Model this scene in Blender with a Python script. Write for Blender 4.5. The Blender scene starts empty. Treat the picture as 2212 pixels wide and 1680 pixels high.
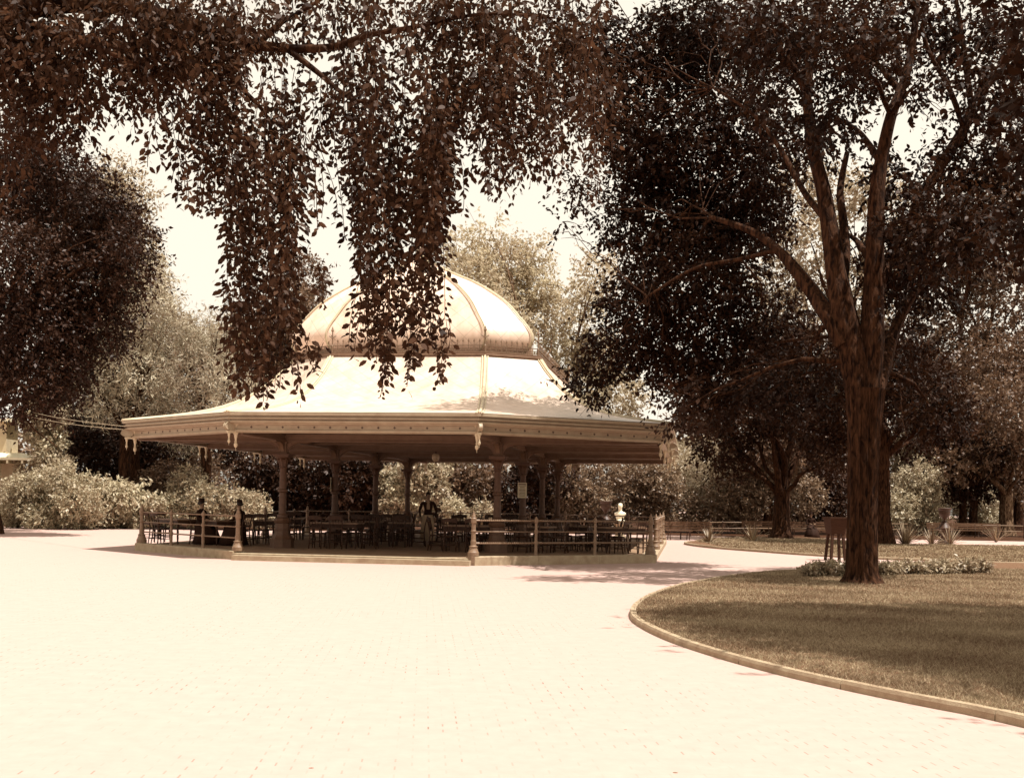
import bpy, bmesh, math, random
import numpy as np
from mathutils import Vector, Matrix
PI = math.pi
rnd = random.Random(7)
S = bpy.context.scene
COL = S.collection

# ------------------------------------------------------------------ camera maths
F, PX, Y0, ROLL, H = 2510.0, 1106.0, 1082.8, 0.0163, 1.65
CR, SR = math.cos(ROLL), math.sin(ROLL)
def AT(px, py, Y):
    dx, dy = px - PX, py - Y0
    return Vector(((dx*CR + dy*SR)*Y/F, Y, H - (-dx*SR + dy*CR)*Y/F))
def G(px, py, z=0.0):
    dx, dy = px - PX, py - Y0
    Y = (H - z)*F/(-dx*SR + dy*CR)
    return Vector(((dx*CR + dy*SR)*Y/F, Y, z))
# the pavilion's own axes
PA, PX0, PY0 = 0.1515, -3.581, 33.70
def PW(l, t, z=0.0):
    return Vector((PX0 + l*math.cos(PA) + t*math.sin(PA), PY0 - l*math.sin(PA) + t*math.cos(PA), z))
def PL(x, y):
    dx, dy = x - PX0, y - PY0
    return dx*math.cos(PA) - dy*math.sin(PA), dx*math.sin(PA) + dy*math.cos(PA)

# ------------------------------------------------------------------ materials
def sep(v, w=0.0):
    s = v**0.5
    return (v, v*min(.90, .20 + .86*s + w), v*min(.74, .0 + .76*s + w))
def N(nt, t, **kw):
    n = nt.nodes.new(t)
    for k, v in kw.items(): setattr(n, k, v)
    return n
def base_mat(name):
    m = bpy.data.materials.new(name); m.use_nodes = True
    nt = m.node_tree; nt.nodes.clear()
    out = N(nt, 'ShaderNodeOutputMaterial'); p = N(nt, 'ShaderNodeBsdfPrincipled')
    nt.links.new(p.outputs[0], out.inputs[0])
    return m, nt, p, out
def surf(name, v, rough=.6, var=.25, scale=6, bump=.2, bscale=40, spec=.3, metal=0, w=0, stretch=(1, 1, 1)):
    m, nt, p, out = base_mat(name)
    tc = N(nt, 'ShaderNodeTexCoord'); mp = N(nt, 'ShaderNodeMapping'); mp.inputs['Scale'].default_value = stretch
    nt.links.new(tc.outputs['Object'], mp.inputs[0])
    a = N(nt, 'ShaderNodeTexNoise'); a.inputs['Scale'].default_value = scale; a.inputs['Detail'].default_value = 6; a.inputs['Roughness'].default_value = .65
    nt.links.new(mp.outputs[0], a.inputs['Vector'])
    r = N(nt, 'ShaderNodeValToRGB')
    r.color_ramp.elements[0].position = .3; r.color_ramp.elements[1].position = .72
    r.color_ramp.elements[0].color = (*sep(v*(1 - var), w), 1); r.color_ramp.elements[1].color = (*sep(min(.9, v*(1 + var*.7)), w), 1)
    nt.links.new(a.outputs[0], r.inputs[0]); nt.links.new(r.outputs[0], p.inputs['Base Color'])
    b = N(nt, 'ShaderNodeTexNoise'); b.inputs['Scale'].default_value = bscale; b.inputs['Detail'].default_value = 5
    nt.links.new(mp.outputs[0], b.inputs['Vector'])
    bp = N(nt, 'ShaderNodeBump'); bp.inputs['Strength'].default_value = bump; bp.inputs['Distance'].default_value = .02
    nt.links.new(b.outputs[0], bp.inputs['Height']); nt.links.new(bp.outputs[0], p.inputs['Normal'])
    p.inputs['Roughness'].default_value = rough; p.inputs['Metallic'].default_value = metal
    p.inputs['Specular IOR Level'].default_value = spec
    return m
def leafmat(name, lo, hi, trans=.3, rough=.45, spec=.35, w=0):
    m, nt, p, out = base_mat(name)
    at = N(nt, 'ShaderNodeAttribute'); at.attribute_name = 'v'
    r = N(nt, 'ShaderNodeValToRGB')
    r.color_ramp.elements[0].color = (*sep(lo, w), 1); r.color_ramp.elements[1].color = (*sep(hi, w), 1)
    nt.links.new(at.outputs['Fac'], r.inputs[0]); nt.links.new(r.outputs[0], p.inputs['Base Color'])
    p.inputs['Roughness'].default_value = rough; p.inputs['Specular IOR Level'].default_value = spec
    tr = N(nt, 'ShaderNodeBsdfTranslucent'); nt.links.new(r.outputs[0], tr.inputs[0])
    mx = N(nt, 'ShaderNodeMixShader'); mx.inputs[0].default_value = trans
    nt.links.new(p.outputs[0], mx.inputs[1]); nt.links.new(tr.outputs[0], mx.inputs[2]); nt.links.new(mx.outputs[0], out.inputs[0])
    return m
def barkmat(name, v):
    m, nt, p, out = base_mat(name)
    tc = N(nt, 'ShaderNodeTexCoord'); mp = N(nt, 'ShaderNodeMapping'); mp.inputs['Scale'].default_value = (1, 1, .27)
    nt.links.new(tc.outputs['Object'], mp.inputs[0])
    vo = N(nt, 'ShaderNodeTexNoise'); vo.inputs['Scale'].default_value = 15; vo.inputs['Detail'].default_value = 7; vo.inputs['Distortion'].default_value = .6
    nt.links.new(mp.outputs[0], vo.inputs['Vector'])
    r = N(nt, 'ShaderNodeValToRGB'); r.color_ramp.elements[0].position = .36; r.color_ramp.elements[1].position = .66
    r.color_ramp.elements[0].color = (*sep(v*.22), 1); r.color_ramp.elements[1].color = (*sep(v*1.7), 1)
    nt.links.new(vo.outputs[0], r.inputs[0]); nt.links.new(r.outputs[0], p.inputs['Base Color'])
    bp = N(nt, 'ShaderNodeBump'); bp.inputs['Strength'].default_value = 1; bp.inputs['Distance'].default_value = .05
    nt.links.new(vo.outputs[0], bp.inputs['Height']); nt.links.new(bp.outputs[0], p.inputs['Normal'])
    p.inputs['Roughness'].default_value = .9; p.inputs['Specular IOR Level'].default_value = .1
    return m
def mth(nt, op, a, b=None, c=None):
    n = N(nt, 'ShaderNodeMath', operation=op)
    for i, x in enumerate((a, b, c)):
        if x is None: continue
        if isinstance(x, (int, float)): n.inputs[i].default_value = x
        else: nt.links.new(x, n.inputs[i])
    return n.outputs[0]
def pavemat():
    m, nt, p, out = base_mat('pale_paving')
    tc = N(nt, 'ShaderNodeTexCoord'); mp = N(nt, 'ShaderNodeMapping'); mp.inputs['Rotation'].default_value = (0, 0, -.075)
    nt.links.new(tc.outputs['Object'], mp.inputs[0])
    sx = N(nt, 'ShaderNodeSeparateXYZ'); nt.links.new(mp.outputs[0], sx.inputs[0])
    u = mth(nt, 'DIVIDE', sx.outputs[0], .105); cu = mth(nt, 'FLOOR', u); fu = mth(nt, 'ABSOLUTE', mth(nt, 'SUBTRACT', mth(nt, 'FRACT', u), .5))
    par = mth(nt, 'MULTIPLY', mth(nt, 'FLOORED_MODULO', cu, 2), .5)
    v = mth(nt, 'ADD', mth(nt, 'DIVIDE', sx.outputs[1], .21), par); cv = mth(nt, 'FLOOR', v); fv = mth(nt, 'FRACT', v)
    dash = mth(nt, 'MULTIPLY', mth(nt, 'LESS_THAN', fu, .055), mth(nt, 'LESS_THAN', fv, .42))
    cb = N(nt, 'ShaderNodeCombineXYZ'); nt.links.new(cu, cb.inputs[0]); nt.links.new(cv, cb.inputs[1])
    wn = N(nt, 'ShaderNodeTexWhiteNoise', noise_dimensions='2D'); nt.links.new(cb.outputs[0], wn.inputs['Vector'])
    big = N(nt, 'ShaderNodeTexNoise'); big.inputs['Scale'].default_value = .55; big.inputs['Detail'].default_value = 3
    nt.links.new(mp.outputs[0], big.inputs['Vector'])
    pm = N(nt, 'ShaderNodeMapRange'); pm.inputs[1].default_value = .42; pm.inputs[2].default_value = .66; nt.links.new(big.outputs[0], pm.inputs[0])
    amt = mth(nt, 'MULTIPLY', mth(nt, 'MULTIPLY', dash, mth(nt, 'POWER', wn.outputs[0], 2.2)), mth(nt, 'ADD', mth(nt, 'MULTIPLY', pm.outputs[0], .85), .18))
    fine = N(nt, 'ShaderNodeTexNoise'); fine.inputs['Scale'].default_value = 5; fine.inputs['Detail'].default_value = 8; fine.inputs['Roughness'].default_value = .7
    nt.links.new(tc.outputs['Object'], fine.inputs['Vector'])
    r = N(nt, 'ShaderNodeValToRGB'); r.color_ramp.elements[0].position = .25; r.color_ramp.elements[1].position = .7
    r.color_ramp.elements[0].color = (.385, .262, .224, 1); r.color_ramp.elements[1].color = (.44, .30, .257, 1)
    nt.links.new(fine.outputs[0], r.inputs[0])
    mx = N(nt, 'ShaderNodeMix', data_type='RGBA'); nt.links.new(amt, mx.inputs[0]); nt.links.new(r.outputs[0], mx.inputs[6])
    mx.inputs[7].default_value = (.13, .085, .055, 1)
    # a few dropped leaves and specks
    sp = N(nt, 'ShaderNodeTexVoronoi'); sp.inputs['Scale'].default_value = 1.3; nt.links.new(tc.outputs['Object'], sp.inputs['Vector'])
    spm = mth(nt, 'LESS_THAN', sp.outputs['Distance'], .022)
    mx2 = N(nt, 'ShaderNodeMix', data_type='RGBA'); nt.links.new(spm, mx2.inputs[0]); nt.links.new(mx.outputs[2], mx2.inputs[6])
    mx2.inputs[7].default_value = (.14, .085, .05, 1)
    nt.links.new(mx2.outputs[2], p.inputs['Base Color'])
    p.inputs['Roughness'].default_value = .85; p.inputs['Specular IOR Level'].default_value = .2
    bp = N(nt, 'ShaderNodeBump'); bp.inputs['Strength'].default_value = .15; bp.inputs['Distance'].default_value = .01
    nt.links.new(fine.outputs[0], bp.inputs['Height']); nt.links.new(bp.outputs[0], p.inputs['Normal'])
    return m
def roofmat(name='pale_metal_shingle', k=1.0):
    m, nt, p, out = base_mat(name)
    tc = N(nt, 'ShaderNodeTexCoord'); uv = N(nt, 'ShaderNodeUVMap'); uv.uv_map = 'shingle'
    mp = N(nt, 'ShaderNodeMapping'); mp.inputs['Rotation'].default_value = (0, 0, PI/4)
    nt.links.new(uv.outputs[0], mp.inputs[0])
    br = N(nt, 'ShaderNodeTexBrick'); br.offset = 0; br.inputs['Scale'].default_value = 1; br.inputs['Brick Width'].default_value = .42; br.inputs['Row Height'].default_value = .42
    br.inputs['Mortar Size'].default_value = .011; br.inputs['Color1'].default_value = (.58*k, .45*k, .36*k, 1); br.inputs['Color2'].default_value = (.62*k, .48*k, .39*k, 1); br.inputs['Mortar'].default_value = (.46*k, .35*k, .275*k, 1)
    nt.links.new(mp.outputs[0], br.inputs['Vector'])
    no = N(nt, 'ShaderNodeTexNoise'); no.inputs['Scale'].default_value = 1.2; no.inputs['Detail'].default_value = 7; no.inputs['Roughness'].default_value = .7
    m2 = N(nt, 'ShaderNodeMapping'); m2.inputs['Scale'].default_value = (1.5, 1.5, .4); nt.links.new(tc.outputs['Object'], m2.inputs[0]); nt.links.new(m2.outputs[0], no.inputs['Vector'])
    mx = N(nt, 'ShaderNodeMix', data_type='RGBA', blend_type='MULTIPLY'); mx.inputs[0].default_value = .85
    nt.links.new(br.outputs[0], mx.inputs[6])
    r = N(nt, 'ShaderNodeValToRGB'); r.color_ramp.elements[0].position = .3; r.color_ramp.elements[0].color = (.70, .64, .56, 1); r.color_ramp.elements[1].position = .62
    nt.links.new(no.outputs[0], r.inputs[0]); nt.links.new(r.outputs[0], mx.inputs[7]); nt.links.new(mx.outputs[2], p.inputs['Base Color'])
    p.inputs['Roughness'].default_value = .42; p.inputs['Specular IOR Level'].default_value = .5
    bp = N(nt, 'ShaderNodeBump'); bp.inputs['Strength'].default_value = .2; bp.inputs['Distance'].default_value = .008; bp.invert = True
    nt.links.new(br.outputs['Fac'], bp.inputs['Height']); nt.links.new(bp.outputs[0], p.inputs['Normal'])
    return m
def lawnmat(name, lo, hi):
    m, nt, p, out = base_mat(name)
    tc = N(nt, 'ShaderNodeTexCoord')
    a = N(nt, 'ShaderNodeTexNoise'); a.inputs['Scale'].default_value = 14; a.inputs['Detail'].default_value = 9; a.inputs['Roughness'].default_value = .75
    nt.links.new(tc.outputs['Object'], a.inputs['Vector'])
    r = N(nt, 'ShaderNodeValToRGB'); r.color_ramp.elements[0].position = .3; r.color_ramp.elements[1].position = .7
    r.color_ramp.elements[0].color = (*sep(lo), 1); r.color_ramp.elements[1].color = (*sep(hi), 1)
    nt.links.new(a.outputs[0], r.inputs[0]); nt.links.new(r.outputs[0], p.inputs['Base Color'])
    bp = N(nt, 'ShaderNodeBump'); bp.inputs['Strength'].default_value = .8; bp.inputs['Distance'].default_value = .04
    nt.links.new(a.outputs[0], bp.inputs['Height']); nt.links.new(bp.outputs[0], p.inputs['Normal'])
    p.inputs['Roughness'].default_value = .9; p.inputs['Specular IOR Level'].default_value = .1
    return m

M = dict(
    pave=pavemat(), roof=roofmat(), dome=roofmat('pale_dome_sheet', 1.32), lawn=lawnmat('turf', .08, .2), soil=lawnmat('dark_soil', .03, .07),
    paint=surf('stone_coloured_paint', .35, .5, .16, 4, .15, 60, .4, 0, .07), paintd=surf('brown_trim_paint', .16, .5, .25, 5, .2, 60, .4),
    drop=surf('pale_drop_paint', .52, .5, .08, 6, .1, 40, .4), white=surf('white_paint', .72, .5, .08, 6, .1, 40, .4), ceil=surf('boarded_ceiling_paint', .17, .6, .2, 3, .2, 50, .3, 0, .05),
    stone=surf('bluestone', .36, .8, .22, 5, .35, 90, .2, 0, .05), floor=surf('worn_stone_floor', .24, .75, .25, 3, .3, 60, .25),
    ped=surf('brown_cast_iron', .10, .55, .25, 9, .25, 70, .4), iron=surf('tan_painted_iron', .20, .5, .2, 12, .2, 80, .4, 0, .04),
    dark=surf('dark_iron', .055, .5, .3, 9, .2, 60, .4), wood=surf('dark_stained_wood', .045, .5, .4, 14, .25, 60, .2, stretch=(1, 1, .3)),
    top=surf('scrubbed_wood', .20, .5, .3, 10, .2, 60, .4), tub=surf('weathered_brown_wood', .045, .8, .4, 9, .4, 50, .2, stretch=(1, 1, 5)),
    kerb=surf('kerb_stone', .34, .8, .25, 6, .4, 90, .2, 0, .05), marble=surf('white_marble', .78, .45, .06, 5, .1, 30, .4),
    bench=surf('grey_bench_wood', .14, .7, .35, 9, .3, 60, .25), paper=surf('paper_notice', .7, .8, .1, 5, .05, 40, .1),
    ink=surf('printed_lines', .12, .8, .2, 5, .05, 40, .1), glass=surf('opal_glass', .45, .15, .05, 3, .02, 20, .5),
    cloth=surf('black_cloth', .022, .8, .3, 12, .3, 90, .15), trous=surf('dark_trousers', .03, .8, .3, 12, .3, 90, .15), apron=surf('white_apron_cloth', .34, .8, .15, 7, .3, 60, .15),
    skin=surf('skin', .20, .5, .12, 12, .1, 60, .3), hair=surf('dark_hair', .015, .5, .4, 40, .4, 120, .3), shirt=surf('shirt_front', .28, .7, .1, 10, .1, 60, .2),
    china=surf('white_china', .75, .3, .05, 5, .02, 30, .5), wire=surf('pale_wire', .5, .4, .1, 9, .05, 30, .4), wall=surf('plaster_wall', .5, .8, .12, 3, .2, 30, .2),
    bark=barkmat('dark_furrowed_bark', .04), barkl=barkmat('grey_bark', .15), barkp=barkmat('pale_bark', .36),
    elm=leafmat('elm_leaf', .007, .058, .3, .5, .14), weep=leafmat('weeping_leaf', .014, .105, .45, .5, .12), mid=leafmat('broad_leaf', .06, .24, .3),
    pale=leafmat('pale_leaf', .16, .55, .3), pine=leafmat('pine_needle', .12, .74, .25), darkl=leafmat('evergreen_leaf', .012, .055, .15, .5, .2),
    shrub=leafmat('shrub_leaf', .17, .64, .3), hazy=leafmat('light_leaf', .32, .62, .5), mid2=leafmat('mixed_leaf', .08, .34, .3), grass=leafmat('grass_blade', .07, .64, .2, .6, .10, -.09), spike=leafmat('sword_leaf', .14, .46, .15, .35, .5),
)
# ------------------------------------------------------------------ builders
def tag(o, label=None, cat=None, group=None, kind=None):
    if label: o['label'] = label
    if cat: o['category'] = cat
    if group: o['group'] = group
    if kind: o['kind'] = kind
    return o
def empty(name, loc=(0, 0, 0), rz=0.0, label=None, cat=None, group=None):
    o = bpy.data.objects.new(name, None); COL.objects.link(o)
    o.location = loc; o.rotation_euler = (0, 0, rz); o.empty_display_size = .2
    return tag(o, label, cat, group)
class MB:
    def __init__(s): s.v = []; s.f = []; s.mi = []; s.cur = 0
    def add(s, vs, fs):
        b = len(s.v); s.v += [tuple(x) for x in vs]
        for f in fs: s.f.append([b + i for i in f]); s.mi.append(s.cur)
        return s
    def box(s, c, d, rz=0):
        x, y, z = [q/2 for q in d]; R = Matrix.Rotation(rz, 3, 'Z')
        vs = [Vector(c) + R @ Vector((i*x, j*y, k*z)) for k in (-1, 1) for j in (-1, 1) for i in (-1, 1)]
        return s.add(vs, [(0, 2, 3, 1), (4, 5, 7, 6), (0, 1, 5, 4), (2, 6, 7, 3), (0, 4, 6, 2), (1, 3, 7, 5)])
    def bar(s, a, b, w, h, up=(0, 0, 1)):
        a, b = Vector(a), Vector(b); d = (b - a).normalized(); up = Vector(up)
        if abs(d.dot(up)) > .98: up = Vector((1, 0, 0))
        sx = d.cross(up).normalized(); uz = sx.cross(d)
        vs = [p + sx*i*w/2 + uz*j*h/2 for p in (a, b) for i, j in ((-1, -1), (1, -1), (1, 1), (-1, 1))]
        return s.add(vs, [(3, 2, 1, 0), (4, 5, 6, 7), (0, 1, 5, 4), (1, 2, 6, 5), (2, 3, 7, 6), (3, 0, 4, 7)])
    def tube(s, pts, rad, n=8, cap=True, mod=None):
        pts = [Vector(p) for p in pts]; rad = rad if hasattr(rad, '__len__') else [rad]*len(pts)
        loops = []; ref = None
        for i, p in enumerate(pts):
            d = (pts[min(i+1, len(pts)-1)] - pts[max(i-1, 0)]).normalized()
            if ref is None: ref = d.orthogonal().normalized()
            ref = (ref - d*ref.dot(d)).normalized(); bi = d.cross(ref)
            loops.append([p + (ref*math.cos(a) + bi*math.sin(a))*rad[i]*(mod(a, p) if mod else 1) for a in [2*PI*k/n for k in range(n)]])
        return s.loft(loops, cap)
    def loft(s, loops, cap=True, capb=None):
        n = len(loops[0]); vs = [v for l in loops for v in l]; fs = []
        for i in range(len(loops)-1):
            for k in range(n):
                k2 = (k+1) % n; fs.append((i*n+k, i*n+k2, (i+1)*n+k2, (i+1)*n+k))
        if cap:
            fs.append(tuple(range(n))[::-1]); fs.append(tuple((len(loops)-1)*n+k for k in range(n)))
        return s.add(vs, fs)
    def lathe(s, prof, n=16, c=(0, 0, 0), cap=True, rot=0):
        c = Vector(c)
        return s.loft([[c + Vector((r*math.cos(2*PI*k/n+rot), r*math.sin(2*PI*k/n+rot), z)) for k in range(n)] for r, z in prof], cap)
    def sphere(s, c, r, n=12, sc=(1, 1, 1)):
        c = Vector(c); L = []
        for i in range(1, n//2):
            a = PI*i/(n//2)
            L.append([c + Vector((r*sc[0]*math.sin(a)*math.cos(2*PI*k/n), r*sc[1]*math.sin(a)*math.sin(2*PI*k/n), -r*sc[2]*math.cos(a))) for k in range(n)])
        return s.loft(L)
    def build(s, name, mats, parent=None, loc=None, smooth=False):
        me = bpy.data.meshes.new(name); me.from_pydata(s.v, [], s.f)
        for m in (mats if isinstance(mats, (list, tuple)) else [mats]): me.materials.append(m)
        if any(s.mi): me.polygons.foreach_set('material_index', s.mi)
        if smooth: me.polygons.foreach_set('use_smooth', [True]*len(s.f))
        me.update()
        o = bpy.data.objects.new(name, me); COL.objects.link(o)
        if parent is not None: o.parent = parent
        if loc is not None: o.location = loc
        return o
def smooth_by_angle(o, deg=35):
    me = o.data; me.polygons.foreach_set('use_smooth', [True]*len(me.polygons)); me.set_sharp_from_angle(angle=math.radians(deg)); return o
def copy_tree(o, parent=None):
    c = o.copy(); COL.objects.link(c); c.parent = parent
    for ch in list(o.children): copy_tree(ch, c)
    return c

# ------------------------------------------------------------------ foliage
def nrm(a): return a/np.maximum(np.linalg.norm(a, axis=-1, keepdims=True), 1e-9)
def leaf_obj(name, P, D, Nn, L, W, val, mat, parent=None, nv=4, origin=(0, 0, 0)):
    n = len(P); D = nrm(D); U = nrm(np.cross(Nn, D)); N2 = np.cross(D, U)
    L = L[:, None]; W = W[:, None]; P = P - np.array(origin)
    if nv == 4: V = [P, P + D*L*.45 + U*W*.5 + N2*L*.04, P + D*L, P + D*L*.45 - U*W*.5 + N2*L*.04]
    elif nv == 3: V = [P - U*W*.5, P + U*W*.5, P + D*L]
    else: V = [P, P + D*L*.28 + U*W*.42 + N2*L*.05, P + D*L*.62 + U*W*.42 + N2*L*.05, P + D*L - N2*L*.06, P + D*L*.62 - U*W*.42 + N2*L*.05, P + D*L*.28 - U*W*.42 + N2*L*.05]
    V = np.stack(V, 1).reshape(-1, 3).astype(np.float32)
    me = bpy.data.meshes.new(name); me.vertices.add(n*nv); me.vertices.foreach_set('co', V.ravel())
    me.loops.add(n*nv); me.loops.foreach_set('vertex_index', np.arange(n*nv, dtype=np.int32))
    me.polygons.add(n); me.polygons.foreach_set('loop_start', np.arange(0, n*nv, nv, dtype=np.int32)); me.polygons.foreach_set('loop_total', np.full(n, nv, np.int32))
    a = me.attributes.new('v', 'FLOAT', 'FACE'); a.data.foreach_set('value', np.clip(val, 0, 1).astype(np.float32))
    me.materials.append(mat); me.update(calc_edges=True)
    o = bpy.data.objects.new(name, me); COL.objects.link(o)
    if parent is not None: o.parent = parent
    return o
def sprays(rng, clumps, n, m, Ls, leaf, droop=.3, aspect=.5, shell=.45, style='leaf'):
    """clumps: (x,y,z,rx,ry,rz[,weight]); returns leaf arrays"""
    C = np.array([c[:6] for c in clumps], float)
    wt = np.array([(c[3]*c[4]*c[5])**(2/3)*(c[6] if len(c) > 6 else 1) for c in clumps]); wt /= wt.sum()
    idx = rng.choice(len(C), n, p=wt); cv = rng.random(len(C))
    d = nrm(rng.normal(size=(n, 3))); rad = shell + (1 - shell)*rng.random(n)**.6
    rad *= 1 + .35*rng.normal(size=n)*(rng.random(n) < .3)
    pos = C[idx, :3] + d*C[idx, 3:6]*rad[:, None]
    sd = nrm(d*.7 + rng.normal(size=(n, 3))*.55 + np.array([0, 0, -droop]))
    sl = Ls*(.6 + .8*rng.random(n)); sv = rng.random(n)
    k = np.arange(m)/m
    P = pos[:, None, :] + sd[:, None, :]*(sl[:, None]*k)[:, :, None]
    P = P.reshape(-1, 3) + rng.normal(size=(n*m, 3))*leaf*.25
    SD = np.repeat(sd, m, 0); DD = np.repeat(d, m, 0)
    side = nrm(rng.normal(size=(n*m, 3)))
    if style == 'needle': D = SD*.55 + side*.9
    else: D = SD*.6 + side*.75 + np.array([0, 0, -droop*.6])
    Nn = rng.normal(size=(n*m, 3))*.7 + np.array([0, 0, .75]) + DD*.35
    L = leaf*(.65 + .7*rng.random(n*m)); val = .35*rng.random(n*m) + .35*np.repeat(sv, m)**1.3 + .3*np.repeat(cv[idx], m)
    return P, D, Nn, L, L*aspect*(.8 + .4*rng.random(n*m)), val
def wob(pts, amp, rng, n=6):
    """bend a straight run of points"""
    a, b = Vector(pts[0]), Vector(pts[-1]); out = []
    off = Vector(rng.normal(size=3))*amp*(b - a).length
    for i in range(n+1):
        t = i/n; p = a.lerp(b, t) + off*math.sin(PI*t) + Vector((0, 0, 1))*(b - a).length*.06*math.sin(PI*t)
        out.append(p + Vector(rng.normal(size=3))*amp*.25*(b-a).length*(0 < i < n))
    return out
def tree(name, label, base, r0, fork, clumps, n, m, Ls, leaf, lm, bm, seed, group=None, droop=.3, aspect=.5, style='leaf', shell=.45, limbs=None, lean=(0, 0), trunk_pts=None, nv=4, cat='tree', nlimb=None):
    rng = np.random.default_rng(seed); base = Vector((base[0], base[1], base[2] if len(base) > 2 else 0))
    root = empty(name, base, 0, label, cat, group)
    tb = MB(); top = base + Vector((lean[0], lean[1], fork))
    if fork > 0:
        pts = wob([base, top], .015, rng, 8); pts[0] = base
        rr = [r0*(1.55 if i == 0 else 1.12 if i == 1 else 1 - .22*i/8) for i in range(9)]
        ph = rng.random(6)*6
        md = lambda a, p: 1 + .05*math.sin(5*a + ph[0]) + .04*math.sin(9*a + ph[1] + p.z*.4) + .025*math.sin(17*a + ph[2])
        tb.tube(pts, rr, 28, True, md)
        cl = clumps if nlimb is None else clumps[:nlimb]
        for i, c in enumerate(cl):
            e = Vector(c[:3]); st = top.lerp(base, .02 + .22*rng.random())
            p = wob([st, e], .07, rng, 7); r1 = r0*(.3 + .2*rng.random())
            tb.tube(p, [max(.012, r1*(1 - .85*k/7)) for k in range(8)], 8)
            for q in range(3):   # secondary branches
                j = 3 + q; s2 = p[j]; e2 = e + Vector(rng.normal(size=3))*min(c[3:6])*.8
                p2 = wob([s2, e2], .08, rng, 4); r2 = max(.01, r1*(1 - .85*j/7)*.55)
                tb.tube(p2, [r2*(1 - .75*k/4) for k in range(5)], 5)
        tb.v = [tuple(Vector(v) - base) for v in tb.v]
        smooth_by_angle(tb.build('trunk', bm, root), 50)
    P, D, Nn, L, W, val = sprays(rng, clumps, n, m, Ls, leaf, droop, aspect, shell, style)
    keep = P[:, 2] > .05
    leaf_obj('crown' if fork > 0 else 'foliage', P[keep], D[keep], Nn[keep], L[keep], W[keep], val[keep], lm, root, nv, base)
    return root
def pxclump(px, py, Y, rpx, ry=None, fl=1.0, wt=1.0):
    p = AT(px, py, Y); r = rpx*Y/F
    return (p.x, p.y, p.z, r, ry or r, r*fl, wt)

# ------------------------------------------------------------------ ground
def poly_obj(name, pts, z, mat, kind='structure'):
    bm = bmesh.new(); f = bm.faces.new([bm.verts.new((p[0], p[1], z)) for p in pts])
    bmesh.ops.triangulate(bm, faces=[f]); bmesh.ops.recalc_face_normals(bm, faces=bm.faces)
    if sum(fa.normal.z for fa in bm.faces) < 0: bmesh.ops.reverse_faces(bm, faces=bm.faces)
    me = bpy.data.meshes.new(name); bm.to_mesh(me); bm.free(); me.materials.append(mat)
    o = bpy.data.objects.new(name, me); COL.objects.link(o); tag(o, kind=kind); return o
def spline(pts, n=8, closed=False):
    out = []; k = len(pts); pts = [Vector(p) for p in pts]
    for i in range(k if closed else k-1):
        p0, p1, p2, p3 = [pts[(i+j) % k] if closed else pts[min(max(i+j, 0), k-1)] for j in (-1, 0, 1, 2)]
        for q in range(n):
            t = q/n
            out.append(.5*((2*p1) + (p2-p0)*t + (2*p0-5*p1+4*p2-p3)*t*t + (3*p1-p0-3*p2+p3)*t**3))
    if not closed: out.append(pts[-1])
    return out
poly_obj('ground', [(-160, -40), (160, -40), (160, 260), (-160, 260)], 0, M['pave'])
# main lawn: outline from the kerb line
edge_px = [(1720, 1236), (1640, 1241), (1560, 1252), (1480, 1267), (1410, 1290), (1376, 1312), (1367, 1332), (1385, 1352), (1450, 1384), (1560, 1421), (1700, 1459), (1850, 1493), (2000, 1524), (2212, 1568)]
edge = [Vector((*G(x, y)[:2], 0)) for x, y in edge_px]
edge += [Vector((5.2, 5.5, 0)), Vector((6.8, 3.2, 0))]
kline = spline(edge, 7)
far_edge = [G(1720, 1231), G(1900, 1224), G(2100, 1220), G(2212, 1219), Vector((22, 36, 0)), Vector((30, 30, 0)), Vector((30, 2, 0))]
lawn_poly = [(p.x, p.y) for p in kline] + [(p[0], p[1]) for p in far_edge[::-1]]
poly_obj('lawn', lawn_poly, .068, M['lawn'])
def kerb(name, line, h, w, label, joint=1.6):
    """stone kerb laid as separate blocks butted end to end along a line"""
    root = empty(name, (line[0].x, line[0].y, 0), 0, label, 'kerb')
    d = [0]
    for a, b in zip(line, line[1:]): d.append(d[-1] + (b-a).length)
    n = max(1, int(d[-1]/joint)); o0 = Vector((line[0].x, line[0].y, 0)); mb = MB()
    def at(s):
        for i in range(len(line)-1):
            if s <= d[i+1] or i == len(line)-2:
                t = (s - d[i])/(d[i+1]-d[i]); p = line[i].lerp(line[i+1], t)
                tg = (line[min(i+2, len(line)-1)] - line[max(i-1, 0)]).normalized(); return p, Vector((-tg.y, tg.x, 0))
    for k in range(n):
        s0, s1 = d[-1]*k/n + .006, d[-1]*(k+1)/n - .006; loops = []; dz = rnd.uniform(-.006, .006)
        for q in range(7):
            p, nn = at(s0 + (s1-s0)*q/6); p = p - o0
            loops.append([p - nn*w*.5 + Vector((0, 0, -.05)), p + nn*w*.5 + Vector((0, 0, -.05)), p + nn*w*.5 + Vector((0, 0, h+dz)), p - nn*w*.35 + Vector((0, 0, h+dz)), p - nn*w*.5 + Vector((0, 0, h-.03+dz))])
        mb.loft(loops)
    return mb.build('kerb_stones', M['kerb'], root)
kerb('lawn_kerb', kline, .085, .095, 'stone kerb curving round the edge of the near lawn')
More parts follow.
